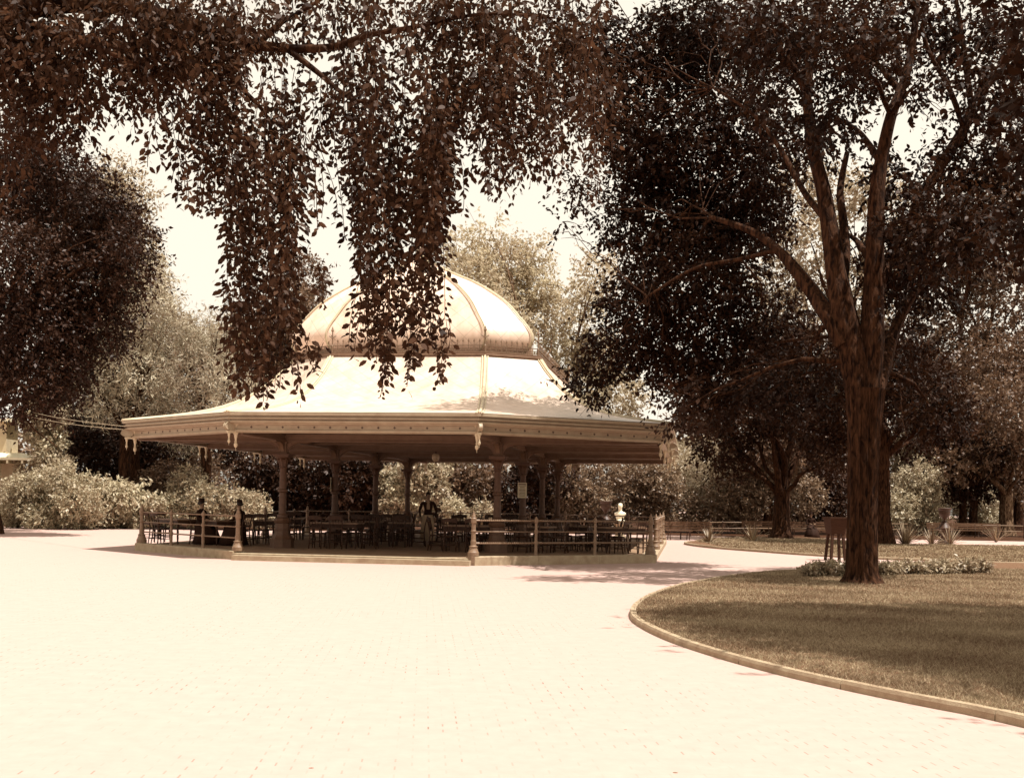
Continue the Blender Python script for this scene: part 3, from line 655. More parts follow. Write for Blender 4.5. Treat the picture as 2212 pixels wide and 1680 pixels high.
# ------------------------------------------------------------------ vegetation
# the big elm on the near lawn
def elm():
    base = G(1862, 1255, .1); Y = base.y; rng = np.random.default_rng(11)
    root = empty('elm_tree', base, 0, 'big dark elm standing on the near lawn, its trunk lit on one side', 'tree', None)
    A = lambda x, y, d=0: AT(x, y, Y+abs(d)*.9)
    tb = MB(); ph = rng.random(8)*6
    def md(a, p): return 1 + .045*math.sin(7*a + ph[0] + p.z*.25) + .035*math.sin(13*a + ph[1] - p.z*.3) + .03*math.sin(23*a + ph[2] + p.z*.5) + .02*math.sin(37*a + ph[3])
    px = lambda r: r*Y/F
    tr = [(1862, 1264, 54), (1862, 1250, 40), (1862, 1232, 33), (1862, 1170, 31), (1863, 1080, 30), (1864, 980, 31), (1866, 900, 35), (1868, 840, 40)]
    trunkpts = spline([A(x, y) for x, y, r in tr], 4); rr = np.interp(np.linspace(0, 7, len(trunkpts)), range(8), [px(r) for _, _, r in tr])
    tb.tube(trunkpts, list(rr), 64, True, md)
    LM = [  # limbs read off the photograph: (x, y, depth offset, radius px)
        [(1868, 900, 0, 30), (1845, 780, .1, 30), (1825, 690, .2, 27), (1808, 600, .4, 23), (1790, 480, .6, 18), (1776, 400, .8, 16), (1758, 330, .9, 14), (1748, 250, 1, 12), (1742, 190, 1, 11), (1760, 80, 1.2, 9), (1775, -40, 1.3, 7)],
        [(1825, 745, .1, 22), (1795, 690, -.3, 19), (1762, 640, -.8, 17), (1720, 585, -1.3, 14), (1680, 540, -1.8, 11), (1625, 500, -2.4, 8), (1540, 470, -3, 5)],
        [(1868, 880, 0, 28), (1880, 760, -.1, 27), (1886, 640, -.2, 22), (1890, 520, -.2, 19), (1894, 420, -.2, 17), (1905, 340, -.2, 14), (1925, 250, 0, 12), (1955, 170, .2, 10), (1972, 90, .4, 8), (1985, -30, .6, 6)],
        [(1872, 880, 0, 22), (1905, 800, .8, 18), (1930, 720, 1.5, 13), (1975, 630, 2.2, 10), (2040, 560, 3, 7)],
        [(1812, 640, .4, 14), (1826, 560, .8, 12), (1822, 480, 1.2, 10), (1815, 410, 1.6, 8), (1830, 330, 2, 6)],
        [(1743, 205, 1, 10), (1725, 165, .8, 8), (1700, 130, .5, 7), (1672, 80, .2, 5), (1640, 20, 0, 4)],
        [(1888, 580, -.2, 10), (1868, 545, -.5, 8), (1850, 520, -.9, 6), (1830, 505, -1.2, 4)],
        [(1902, 350, -.2, 9), (1875, 310, -.6, 7), (1850, 280, -1, 5), (1800, 250, -1.5, 3)],
        [(1945, 200, .2, 8), (1905, 150, .5, 6), (1870, 115, .8, 5), (1840, 80, 1.2, 3)],
        [(1790, 480, .6, 9), (1740, 420, 1.8, 7), (1690, 330, 2.6, 6), (1630, 250, 3.2, 4), (1540, 190, 3.8, 3)],
        [(1888, 640, .2, 15), (1930, 540, .8, 13), (1990, 430, 1.2, 12), (2050, 330, 1.4, 12), (2082, 278, 1.5, 12), (2110, 215, 1.6, 11), (2160, 150, 1.6, 8), (2210, 90, 1.6, 6)],
        [(2100, 240, 1.5, 8), (2090, 170, 1.8, 7), (2080, 90, 2, 6), (2065, 0, 2.2, 5)],
        [(2085, 285, 1.5, 7), (2050, 190, 1.2, 6), (2010, 120, 1, 5), (1990, 60, 1, 4)],
        [(1680, 540, -1.8, 6), (1600, 560, -2.2, 5), (1500, 580, -2.6, 4), (1400, 640, -3, 3)],
    ]
    for L in LM:
        n = 5; p = spline([A(x, y, d) for x, y, d, r in L], n); r = np.interp(np.linspace(0, len(L)-1, len(p)), range(len(L)), [px(q[3]) for q in L])
        tb.tube(p, list(r), 20 if L[0][3] > 15 else 9, True, md if L[0][3] > 15 else None)
    LP = []
    for L in LM: LP += [(A(x, y, d), px(r)) for x, y, d, r in L[1:]]
    C = []
    for (x, y, r, w) in [(1330, 250, 75, .8), (1400, 150, 115, 1), (1290, 90, 90, .9), (1450, 320, 130, 1.1), (1420, 470, 125, 1.1), (1500, 590, 140, 1.2), (1380, 640, 85, .9), (1330, 745, 75, .9), (1450, 750, 110, 1.1), (1560, 820, 110, 1.1), (1590, 470, 120, 1.2), (1600, 270, 110, 1), (1560, 110, 130, 1.1), (1700, 40, 110, 1), (1640, 700, 110, 1), (1700, 830, 90, .8),
                         (1980, 600, 90, .8), (2040, 480, 115, 1), (2110, 330, 90, .9), (1830, 180, 70, .5), (2160, 520, 80, .7), (2010, 880, 55, .4), (1270, 830, 50, .8), (1880, 30, 100, .9), (2060, 70, 90, .9), (1960, 740, 60, .5), (1740, 780, 50, .35), (1950, 380, 80, .5), (1660, 180, 70, .5), (1760, 300, 60, .35), (1480, 880, 60, .5), (1250, 400, 45, .45), (1215, 480, 30, .3), (1545, 470, 70, .8), (1940, 560, 80, .8), (1980, 480, 70, .7), (1790, 260, 70, .6), (1710, 310, 70, .7), (1640, 380, 80, .9), (1900, 150, 70, .6), (1850, 90, 80, .8), (1990, 180, 60, .5), (2130, 180, 70, .7), (2190, 230, 80, .8), (2200, 80, 90, .9), (2130, 450, 90, .9), (1780, 130, 70, .6), (1660, 60, 90, .9), (1480, 60, 90, .9), (1380, 330, 80, .8)]:
        C.append(pxclump(x, y, Y + ((rng.uniform(.6, 4.5) if rng.random() < .8 else rng.uniform(-1.4, -.5)) if x > 1640 else rng.uniform(5, 7.5) if y < 850 else rng.uniform(1, 3)), r, None, .75, w))
    for c in C:   # boughs and twigs from the limbs into every leafy mass
        e = Vector(c[:3]); st, r = min(LP, key=lambda q: (q[0]-e).length + (3 if q[0].z > e.z + 1 else 0))
        p = wob([st, e], .06, rng, 6); r0 = max(.02, min(r*.55, .07)); tb.tube(p, [r0*(1 - .8*k/6) for k in range(7)], 7)
        for q in range(6):
            s2 = p[2 + q % 5]; e2 = e + Vector(rng.normal(size=3))*c[3]*.75; tb.tube(wob([s2, e2], .1, rng, 4), [.016, .013, .010, .007, .004], 4)
    tb.v = [tuple(Vector(v) - base) for v in tb.v]
    smooth_by_angle(tb.build('trunk', M['bark'], root), 60)
    P, D, Nn, L, W, val = sprays(rng, C, 10500, 11, .6, .125, .35, .55, .2)
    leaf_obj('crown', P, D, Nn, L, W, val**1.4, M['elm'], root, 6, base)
elm()
# the near weeping elm: trunk stands outside the frame, its hanging sprays cross the view
def weeping():
    K = .355; base = Vector((-3.9, 5.5, 0)); rng = np.random.default_rng(5)
    root = empty('weeping_elm_tree', base, 0, 'near weeping elm whose long leafy sprays hang in front of the dome', 'tree', None)
    A = lambda x, y, Y=15: AT(x, y, Y*K)
    tb = MB(); tb.tube([base, base + Vector((.03, 0, .3)), base + Vector((.1, 0, 1.6)), base + Vector((.3, 0, 2.9)), A(-250, 150, 15)], [.24, .18, .155, .14, .11], 20)
    LM = [[(-250, 150, 15, .24), (0, 30, 15, .18), (200, 5, 15.2, .13), (400, 50, 15.3, .10), (500, 88, 15.4, .085), (620, 105, 15.4, .06), (720, 102, 15.3, .05), (790, 78, 15.2, .04), (900, 58, 15, .028), (1050, 30, 15, .02), (1200, 40, 15, .012)],
          [(620, 105, 15.4, .05), (690, 160, 15.3, .035), (760, 215, 15.2, .025), (830, 230, 15.2, .018), (860, 330, 15.2, .012), (855, 520, 15.2, .006)],
          [(400, 70, 15.3, .07), (470, 130, 15, .05), (520, 190, 15, .036), (575, 250, 15, .024), (600, 330, 15, .014), (640, 400, 15, .007)],
          [(560, 95, 15.4, .05), (600, 55, 15.4, .035), (660, 20, 15.4, .025), (740, -30, 15.4, .02)],
          [(0, 30, 15, .06), (120, 70, 14.6, .045), (250, 120, 14.4, .03), (330, 170, 14.4, .018), (345, 260, 14.4, .008)],
          [(200, 45, 15.2, .08), (330, -40, 15.5, .06), (500, -120, 16, .05), (800, -160, 16.5, .04), (1100, -120, 16.5, .02)]]
    for L in LM:
        p = spline([A(x, y, Y) for x, y, Y, r in L], 5); r = np.interp(np.linspace(0, len(L)-1, len(p)), range(len(L)), [q[3]*K for q in L])
        tb.tube(p, list(r), 9)
    # hanging strands with alternate leaves
    PP, DD, NN, LL, VV = [], [], [], [], []
    def strand(x, y0, y1, Y, sway, ls=.105*K, st=.030*K, dens=1.0, bush=.17*K):
        a, b = A(x, y0, Y), A(x + sway, y1, Y + rng.normal()*.15*K); n = max(3, int((a-b).length/st)); ph = rng.random()*6; sv = rng.random()
        pts = []
        for i in range(n+1):
            t = i/n; pts.append(a.lerp(b, t) + Vector((.05*K*math.sin(ph + 4*t), .05*K*math.cos(ph + 3*t), 0)))
        tb.tube(pts[::3] + [pts[-1]], .0018, 3, False)
        for i in range(1, n+1):
            if rng.random() > dens: continue
            az = ph + i*2.4 + rng.normal()*.7; h = Vector((math.cos(az), math.sin(az)*.8, 0))
            PP.append(pts[i] + h*(rng.random()**1.5)*bush*(1.15 - .8*(i/n)**2) + Vector((0, 0, -.03*rng.random()))); DD.append(h*(.4 + .7*rng.random()) + Vector((0, 0, -.2 - .8*rng.random())))
            NN.append(Vector((rng.normal()*.7, -.7 + rng.normal()*.7, .35 + rng.normal()*.5))); LL.append(ls*(.45 + .85*rng.random())); VV.append(.5*rng.random() + .5*sv)
    def curtain(xs, tops, bots, n, Yr=(14.3, 16), sw=18, taper=0, **k):
        xc = sum(xs)/len(xs)
        for _ in range(n):
            u = rng.random(); x = np.interp(u, np.linspace(0, 1, len(xs)), xs); yb = np.interp(u, np.linspace(0, 1, len(bots)), bots); yt = np.interp(u, np.linspace(0, 1, len(tops)), tops)
            q = yt + (yb-yt)*(.2 + .8*rng.random()**(.7 if taper else .55)); s = yt + (q-yt)*rng.random()*(.5 if taper else .35)
            x0 = x + taper*(x-xc)*(1 - (s-yt)/(yb-yt)) + rng.normal()*9; x1 = x + taper*(x-xc)*(1 - (q-yt)/(yb-yt)) + rng.normal()*sw
            strand(x0, s, q, rng.uniform(*Yr), x1-x0, **k)
    curtain([500, 520, 560, 595, 615], [90, 100, 120, 140, 150], [770, 850, 890, 890, 770], 58, sw=18, taper=.7, bush=.2*K)
    curtain([480, 505, 540], [560, 600, 600], [790, 850, 870], 8)
    curtain([775, 800, 840, 880, 910, 925], [60, 70, 80, 90, 100, 110], [740, 790, 790, 790, 760, 680], 84, sw=16, taper=.75, bush=.19*K)
    for x, y0, y1 in ((820, 640, 855), (835, 660, 820), (880, 650, 835), (905, 640, 790), (935, 600, 760), (955, 680, 825), (965, 690, 815), (800, 600, 770), (700, 560, 660), (770, 560, 760), (640, 640, 800), (665, 720, 800), (690, 740, 795)):
        strand(x, y0, y1, 14.8, rng.normal()*10, bush=.06*K); strand(x + rng.normal()*6, y0, y1 - 20, 14.9, rng.normal()*8, bush=.06*K)
    curtain([300, 340, 400, 450, 490], [120, 150, 160, 170, 200], [300, 380, 450, 470, 420], 29, dens=.9)
    curtain([640, 700, 745], [130, 140, 140], [330, 300, 360], 14, dens=.8)
    curtain([620, 660, 690], [250, 260, 280], [520, 560, 480], 6, dens=.8)
    curtain([930, 980, 1050, 1100], [120, 120, 110, 110], [520, 480, 420, 400], 30, dens=.85)
    curtain([1060, 1130, 1200, 1290], [90, 90, 80, 80], [400, 415, 430, 440], 39, ls=.085*K, dens=.85)
    curtain([0, 60, 140, 220, 300], [0, 0, 20, 20, 20], [300, 330, 300, 260, 250], 60, dens=.95)
    curtain([0, 100], [200, 200], [400, 340], 8, dens=.8)
    curtain([300, 420, 560], [-20, 0, 0], [200, 230, 260], 60, dens=.9)
    curtain([560, 700, 850, 1000, 1150, 1300], [-60, -60, -60, -60, -60, -60], [170, 160, 180, 250, 280, 260], 62, dens=.75)
    n = len(PP); P = np.array(PP); LLa = np.array(LL)
    C = [(*A(x, y, Y), r*K, r*K*1.2, r*K*.7, w) for x, y, Y, r, w in [(60, 60, 15, .9, 1.2), (200, 120, 14.6, .8, 1), (330, 60, 15, .9, 1.2), (430, 160, 14.8, .6, .8), (120, 220, 14.8, .6, .8), (20, 330, 15, .55, .5), (480, 30, 15.3, .8, .9), (640, 40, 15.6, .5, .15), (780, 0, 15.5, .6, .3), (930, 60, 15.6, .6, .6), (1040, 180, 15.6, .75, 1), (1130, 60, 15.8, .8, 1.1), (1180, 260, 16, .7, .8), (1260, 160, 16, .7, 1), (980, 20, 15.5, .8, .9), (1090, 330, 16, .5, .6), (-100, 100, 15, 1.2, .6)]]
    P2, D2, N2, L2, W2, v2 = sprays(rng, C, 2000, 9, .45*K, .092*K, .6, .52, .15)
    P = np.concatenate([P, P2]); D = np.concatenate([np.array(DD), D2]); Nn = np.concatenate([np.array(NN), N2]); L = np.concatenate([LLa, L2]); W = np.concatenate([LLa*.56, W2]); v = np.concatenate([np.array(VV), v2])
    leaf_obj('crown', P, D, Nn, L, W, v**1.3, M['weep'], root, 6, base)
    tb.v = [tuple(Vector(v) - base) for v in tb.v]; smooth_by_angle(tb.build('trunk', M['bark'], root), 60)
weeping()
# a tree standing just out of view on the right whose boughs shade the near lawn and hang into the top corner
rngS = np.random.default_rng(77)
tree('elm_tree', 'near elm whose leafy boughs hang into the top right corner', (12.2, 12.5, 0), .38, 5.5,
     [(11.5, 9, 9.5, 2.4, 2.2, 1.6), (9.8, 8.6, 9.8, 2, 2, 1.4), (12.5, 13.5, 10, 2.6, 2.0, 1.6), (9.3, 12.6, 10.2, 2.1, 1.8, 1.4), (8.4, 10.6, 9.6, 1.2, 1.6, 1.1, .8), (8.0, 13.6, 10.6, 1.5, 1.3, 1, .7), (14.5, 10.5, 9, 2.2, 2, 1.6), (6.4, 14.2, 7.6, .6, .6, .5, .7), (7.0, 15.2, 6.8, .6, .6, .6, .7), (7.2, 15.8, 5.6, .5, .5, .6, .6), (6.4, 14.8, 10, .9, 1.2, .6), (6.9, 13.0, 10, 1.0, 1.6, .7), (7.9, 11.6, 10, .9, 1.5, .8), (7.4, 15.6, 10.8, 1.2, 1.2, .7), (9.8, 7.0, 9.8, 1.8, 1.5, 1), (8.9, 8.6, 9.6, .9, 1.2, .7), (10.5, 11, 11.5, 3, 3, .8), (12.5, 14.5, 11.5, 3, 2, .8), (8.6, 15.9, 10.8, 1.6, 1.2, .8), (11, 16.2, 10.6, 1.8, 1.2, .8), (13.4, 16.2, 10.2, 1.8, 1.2, .8)], 15000, 9, .5, .15, M['elm'], M['bark'], 78)
def T(name, label, px, py, r_px, fork_px, cl, n, leaf, lm, bm, seed, Yc=None, base=None, dj=2.5, m=9, Ls=.7, **k):
    """a tree whose foot is seen at (px, py); clumps as (x, y, r[, weight])"""
    b = base if base is not None else G(px, py); Y = b.y; rng = np.random.default_rng(seed+100)
    C = [pxclump(c[0], c[1], (Yc or Y) + rng.uniform(-dj, dj), c[2], None, .8, c[3] if len(c) > 3 else 1) for c in cl]
    fork = AT(px, fork_px, Y).z; fx = 0
    return tree(name, label, b, r_px*Y/F, fork, C, n, m, Ls, leaf, lm, bm, seed, **k)
# trees right of the pavilion
T('elm_tree', 'forked dark tree on the far lawn just past the pavilion', 1688, 1166, 19, 1055, [(1610, 900, 70), (1690, 880, 80), (1760, 900, 70), (1560, 960, 60), (1640, 800, 90), (1740, 780, 90), (1590, 1010, 35, .5), (1800, 980, 50, .6), (1540, 870, 70)], 2600, .20, M['elm'], M['bark'], 21, dj=3)
T('elm_tree', 'dark tree on the far lawn half hidden by the near trunk', 1906, 1178, 20, 930, [(1930, 800, 80), (1990, 850, 80), (1870, 780, 80), (2040, 900, 60, .7), (1960, 940, 50, .5), (1830, 880, 60), (1780, 940, 50)], 2300, .20, M['elm'], M['bark'], 22, dj=3)
T('elm_tree', 'forked tree at the far right with sunlit branches', 2172, 1157, 15, 1050, [(2100, 900, 80), (2190, 880, 90), (2150, 980, 60, .8), (2240, 960, 70), (2060, 1000, 50, .7), (2120, 800, 80), (2220, 780, 80)], 2400, .24, M['mid'], M['barkl'], 23, dj=4)
for i, (px, py, r, lab) in enumerate([(2078, 1152, 9, 'left one of two dark trunks behind the urn'), (2103, 1152, 9.5, 'right one of two dark trunks behind the urn')]):
    b = G(px, py+3); T('slim_tree', lab, px, py, r, 1080, [(px-30+50*i, 1030, 60), (px+20, 980, 70), (px-20, 930, 60)], 900, .26, M['darkl'], M['bark'], 30+i, base=b, dj=2)
T('slim_tree', 'dark trunk behind the rail fence beside the forked tree', 1657, 1152, 10, 1040, [(1640, 1000, 55), (1680, 960, 65), (1620, 940, 60)], 1000, .24, M['mid'], M['bark'], 33, base=G(1657, 1154))
T('slim_tree', 'trunk rising behind the wooden tub', 1810, 1148, 11, 1030, [(1800, 1000, 50), (1840, 960, 60), (1770, 940, 60)], 1000, .24, M['mid'], M['barkl'], 34, base=G(1810, 1153))
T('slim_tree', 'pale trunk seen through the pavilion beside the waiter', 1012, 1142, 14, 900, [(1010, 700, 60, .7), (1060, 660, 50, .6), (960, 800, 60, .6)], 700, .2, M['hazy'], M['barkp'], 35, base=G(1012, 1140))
T('slim_tree', 'smooth trunk seen through the pavilion by the left column', 648, 1134, 11, 960, [(640, 800, 60), (600, 860, 70), (700, 820, 60), (620, 720, 60)], 1500, .22, M['mid'], M['barkp'], 36, base=G(648, 1134))
# trees whose tops show beyond the roof
def back(name, label, px, Y, cl, n, leaf, lm, bm, seed, fork, r=.35, **k):
    x = AT(px, 1083, Y).x; rng = np.random.default_rng(seed+50)
    C = [pxclump(c[0], c[1], Y + rng.uniform(-3, 3), c[2], None, .8, c[3] if len(c) > 3 else 1) for c in cl]
    return tree(name, label, (x, Y, 0), r, fork, C, n, 9, .8, leaf, lm, bm, seed, **k)
back('yew_tree', 'dark tall evergreen mass behind the sunlit pines at the left', 330, 78, [(160, 720, 70), (230, 760, 70), (300, 740, 60), (370, 790, 70), (440, 800, 60), (200, 860, 80), (300, 860, 80), (400, 880, 80), (480, 860, 60), (150, 900, 70), (260, 960, 70), (360, 960, 70), (460, 950, 70)], 2600, .30, M['darkl'], M['bark'], 80, 4, .35)
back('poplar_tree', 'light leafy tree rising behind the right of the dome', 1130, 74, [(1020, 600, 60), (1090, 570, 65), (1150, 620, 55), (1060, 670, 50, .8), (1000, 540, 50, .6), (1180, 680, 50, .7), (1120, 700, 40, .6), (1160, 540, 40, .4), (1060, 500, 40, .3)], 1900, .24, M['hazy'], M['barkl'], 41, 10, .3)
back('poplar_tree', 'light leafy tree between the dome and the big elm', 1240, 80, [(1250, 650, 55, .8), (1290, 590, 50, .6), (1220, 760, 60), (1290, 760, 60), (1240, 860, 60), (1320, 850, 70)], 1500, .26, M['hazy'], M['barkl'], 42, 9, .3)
back('maple_tree', 'leafy tree showing left of the dome behind the hanging sprays', 660, 70, [(650, 600, 55), (610, 650, 60), (690, 660, 45), (600, 740, 60), (660, 730, 60), (560, 720, 60, .8), (540, 800, 60), (620, 820, 70)], 2000, .24, M['mid'], M['bark'], 43, 8, .35)
back('pine_tree', 'sunlit feathery pine behind the left eave', 440, 60, [(420, 800, 60), (470, 740, 55), (390, 750, 50), (500, 830, 60), (440, 870, 60), (480, 700, 40, .8), (430, 730, 45), (350, 870, 50), (520, 900, 50), (400, 920, 60, .8)], 1900, .26, M['pine'], M['bark'], 44, 5, .3, style='needle', aspect=.16)
back('pine_tree', 'sunlit feathery pine left of the pavilion roof', 270, 61, [(200, 800, 60), (260, 760, 60), (310, 800, 60), (230, 860, 60), (330, 860, 55), (180, 720, 50), (290, 690, 50), (330, 740, 45, .7), (150, 790, 50), (280, 640, 45, .8), (330, 650, 50), (300, 590, 45), (370, 700, 50), (340, 590, 35, .6), (230, 680, 50), (410, 760, 45)], 2600, .26, M['pine'], M['bark'], 45, 6, .3, style='needle', aspect=.18)
back('maple_tree', 'mid toned leafy tree at the inner edge of the dark maple', 290, 66, [(215, 420, 50), (255, 470, 55), (290, 540, 52), (310, 610, 52), (330, 680, 52), (375, 720, 45), (420, 745, 45), (470, 745, 42), (250, 600, 55), (270, 690, 60), (200, 520, 50), (290, 770, 55), (240, 810, 60), (330, 830, 55), (255, 370, 42, .6), (300, 425, 40, .5)], 3900, .22, M['pale'], M['bark'], 46, 9, .3)
back('yew_tree', 'dark evergreen in the shade under the left eave', 240, 71, [(200, 930, 70), (270, 960, 70), (330, 940, 60), (240, 1010, 60), (180, 990, 50), (310, 1020, 50), (390, 960, 50), (150, 930, 40)], 2600, .22, M['darkl'], M['bark'], 47, 1.2, .3)
back('maple_tree', 'tall dark maple at the left edge with feathery outline', -30, 47, [(60, 420, 110), (150, 480, 110), (40, 580, 130), (180, 600, 100), (80, 720, 120), (240, 520, 60, .7), (200, 700, 80), (60, 830, 90), (20, 330, 80), (130, 360, 60), (270, 590, 55, .8), (290, 520, 50, .7), (215, 420, 55, .8), (245, 470, 50, .8), (150, 800, 60, .7)], 8200, .17, M['darkl'], M['bark'], 48, 6, .45)
# dark and light shrubs and trees seen under the roof
def shr(name, label, px, py, cl, n, leaf, lm, seed, Y=None, fl=.9, **k):
    b = G(px, py); Y = Y or b.y; rng = np.random.default_rng(seed+70)
    C = [pxclump(c[0], c[1], Y + rng.uniform(-.8, .8), c[2], None, fl, c[3] if len(c) > 3 else 1) for c in cl]
    b = Vector((b.x, Y, 0)) if Y != b.y else b
    return tree(name, label, b, .1, 0, C, n, 8, .35, leaf, lm, None, seed, cat='shrub' if 'cat' not in k else k.pop('cat'), **k)
shr('laurel_bush', 'very dark evergreen seen through the pavilion between the left columns', 760, 1130, [(700, 1060, 45), (760, 1050, 55), (830, 1060, 45), (690, 1100, 35), (760, 1100, 45), (830, 1100, 40), (730, 1000, 45), (800, 1000, 45)], 2400, .22, M['darkl'], 51, Y=62)
shr('laurel_bush', 'very dark evergreen behind the left front column', 600, 1130, [(570, 1060, 45), (620, 1050, 45), (560, 1020, 45), (610, 1090, 35), (650, 1090, 40), (640, 1020, 40)], 1600, .22, M['darkl'], 52, Y=64)
shr('maple_bush', 'sunlit bush seen through the pavilion left of the waiter', 880, 1128, [(850, 1040, 35), (900, 1020, 38), (930, 1050, 35), (880, 1070, 35), (850, 1095, 30, .6), (940, 1000, 30), (910, 1100, 30, .5)], 1500, .20, M['shrub'], 53, Y=61)
shr('laurel_bush', 'dark bush seen through the pavilion right of the waiter', 980, 1128, [(970, 1040, 35), (990, 1080, 35), (960, 1100, 30), (1050, 1050, 40), (1060, 1100, 35), (1000, 1010, 35)], 1300, .2, M['mid'], 54, Y=63)
shr('maple_bush', 'pale bush low behind the platform beside the pale trunk', 1000, 1135, [(980, 1100, 22), (1050, 1110, 22), (1020, 1120, 18)], 500, .16, M['shrub'], 55, Y=58)
shr('laurel_bush', 'dark bush seen between the right hand columns', 1140, 1130, [(1110, 1060, 45), (1160, 1050, 45), (1130, 1100, 40), (1190, 1090, 40), (1150, 1010, 40), (1210, 1040, 40)], 1800, .2, M['darkl'], 56, Y=64)
shr('privet_bush', 'bush with light patches beside the urn and the bust', 1260, 1130, [(1240, 1060, 40), (1280, 1080, 40), (1240, 1105, 35), (1300, 1030, 45), (1220, 1090, 30, .7)], 1500, .18, M['mid2'], 57, Y=64)
shr('privet_bush', 'loose bush behind the white bust', 1370, 1130, [(1350, 1070, 45), (1400, 1080, 45), (1380, 1030, 45), (1430, 1040, 45), (1330, 1110, 35), (1420, 1110, 35)], 1800, .18, M['mid2'], 58, Y=66)
back('pine_tree', 'feathery pine at the right end of the pavilion roof', 1500, 69, [(1450, 1000, 50), (1500, 1020, 55), (1550, 1040, 50), (1470, 1050, 45), (1520, 1070, 45), (1560, 990, 50, .8), (1410, 1010, 40, .7)], 1900, .26, M['pale'], M['bark'], 59, 2.2, .16, style='needle', aspect=.2)
shr('privet_bush', 'broad bush behind the rail fence right of the pavilion', 1590, 1140, [(1580, 1060, 50), (1620, 1080, 45), (1560, 1100, 40), (1610, 1110, 35), (1650, 1050, 45), (1700, 1090, 40), (1740, 1070, 45), (1490, 1100, 35)], 2200, .18, M['mid2'], 60, Y=67)
shr('privet_bush', 'dark round bush behind the bench with the seated person', 1760, 1140, [(1760, 1070, 40), (1790, 1050, 45), (1740, 1100, 30), (1800, 1100, 35)], 1300, .18, M['darkl'], 61, Y=68)
shr('lilac_bush', 'sunlit bush behind the big sword leaved plant', 1950, 1145, [(1940, 1090, 40), (1990, 1080, 45), (1960, 1120, 30), (2010, 1110, 35), (1960, 1050, 35), (1920, 1120, 25), (1990, 1030, 40)], 1900, .17, M['shrub'], 62, Y=70)
shr('lilac_bush', 'sunlit bush beyond the pair of dark trunks', 2130, 1150, [(2090, 1110, 30), (2120, 1090, 35), (2140, 1120, 30), (2110, 1060, 30)], 900, .17, M['shrub'], 63, Y=82)
back('elm_tree', 'dense tree filling the view behind the far lawn', 1760, 86, [(1700, 980, 60), (1760, 1000, 60), (1820, 1010, 60), (1860, 980, 50), (1640, 990, 60), (1570, 960, 60), (1750, 920, 60), (1500, 940, 60), (1800, 880, 70)], 2200, .3, M['mid'], M['bark'], 64, 3, .4)
back('willow_tree', 'pale drooping tree right of the big elm trunk', 1990, 88, [(1960, 960, 60), (2010, 990, 60), (1960, 1030, 50), (2040, 1040, 55), (2080, 960, 60), (2020, 900, 60), (2110, 1000, 50)], 2000, .28, M['pale'], M['bark'], 65, 3, .4, droop=.9)
back('elm_tree', 'large tree filling the right edge behind the others', 2200, 92, [(2180, 1050, 60), (2220, 980, 70), (2140, 1060, 50), (2230, 1080, 50), (2080, 1060, 50), (2170, 940, 70), (2200, 820, 90), (2060, 830, 90), (1960, 720, 90)], 2400, .32, M['mid'], M['bark'], 66, 3, .4)
back('elm_tree', 'tall mid toned tree filling the gaps between the limbs of the big elm', 1800, 78, [(1690, 600, 70), (1750, 520, 70), (1850, 620, 80), (1800, 420, 70), (1940, 540, 80), (1700, 700, 80), (1860, 760, 80), (1780, 820, 80), (1660, 820, 80), (1940, 860, 80), (1720, 380, 50, .6), (1900, 420, 60, .7)], 2800, .30, M['pale'], M['bark'], 67, 8, .45)
back('elm_tree', 'tall dim tree behind the upper right of the big elm', 2120, 84, [(2050, 620, 80), (2130, 560, 80), (2200, 620, 90), (2080, 740, 80), (2180, 760, 90), (2140, 440, 80), (2210, 380, 80, .8), (2040, 480, 60, .6)], 2200, .32, M['mid'], M['bark'], 68, 8, .45)
# shrubs at the left
shr('hydrangea_bush', 'large pale bush in front of the shelter at the far left', 120, 1142, [(60, 1090, 45), (120, 1070, 50), (170, 1080, 45), (90, 1120, 35), (150, 1120, 35), (190, 1110, 30), (60, 1050, 35, .8), (130, 1030, 40, .8), (30, 1060, 35, .8), (190, 1050, 30, .8), (20, 1110, 30)], 3200, .15, M['shrub'], 71, fl=.8)
shr('weeping_shrub', 'domed pale shrub with drooping leaves left of the pavilion', 250, 1132, [(255, 1070, 48), (225, 1085, 40), (290, 1090, 42), (250, 1105, 35), (310, 1110, 25), (210, 1110, 28), (330, 1085, 22)], 2300, .18, M['shrub'], 72, Y=57.5, fl=.75, droop=.9)
shr('low_bush', 'small low bush at the foot of the domed shrub', 265, 1142, [(240, 1122, 20), (275, 1125, 18), (300, 1128, 16)], 500, .13, M['shrub'], 73, fl=.7)
shr('spirea_bush', 'loose sunlit bush behind the seated people', 430, 1130, [(400, 1070, 40), (450, 1080, 42), (500, 1090, 38), (540, 1095, 34), (370, 1100, 35), (430, 1110, 30), (410, 1040, 35, .7), (560, 1110, 25)], 2600, .15, M['shrub'], 74, Y=58.5)
shr('spirea_bush', 'taller half shaded bush behind the left railing', 350, 1130, [(330, 1050, 35), (370, 1030, 38), (350, 1090, 35), (320, 1090, 30), (440, 1010, 35, .7)], 1400, .15, M['mid'], 75, Y=61)
shr('climbing_vine', 'leafy vine hanging over the corner of the shelter roof', 110, 1140, [(90, 860, 28), (110, 900, 30), (80, 930, 25), (110, 950, 28), (120, 880, 22), (60, 900, 18, .6), (100, 985, 25, .7), (60, 1010, 22, .5), (130, 1010, 25, .6)], 1300, .2, M['shrub'], 76, Y=59.5, cat='vine')
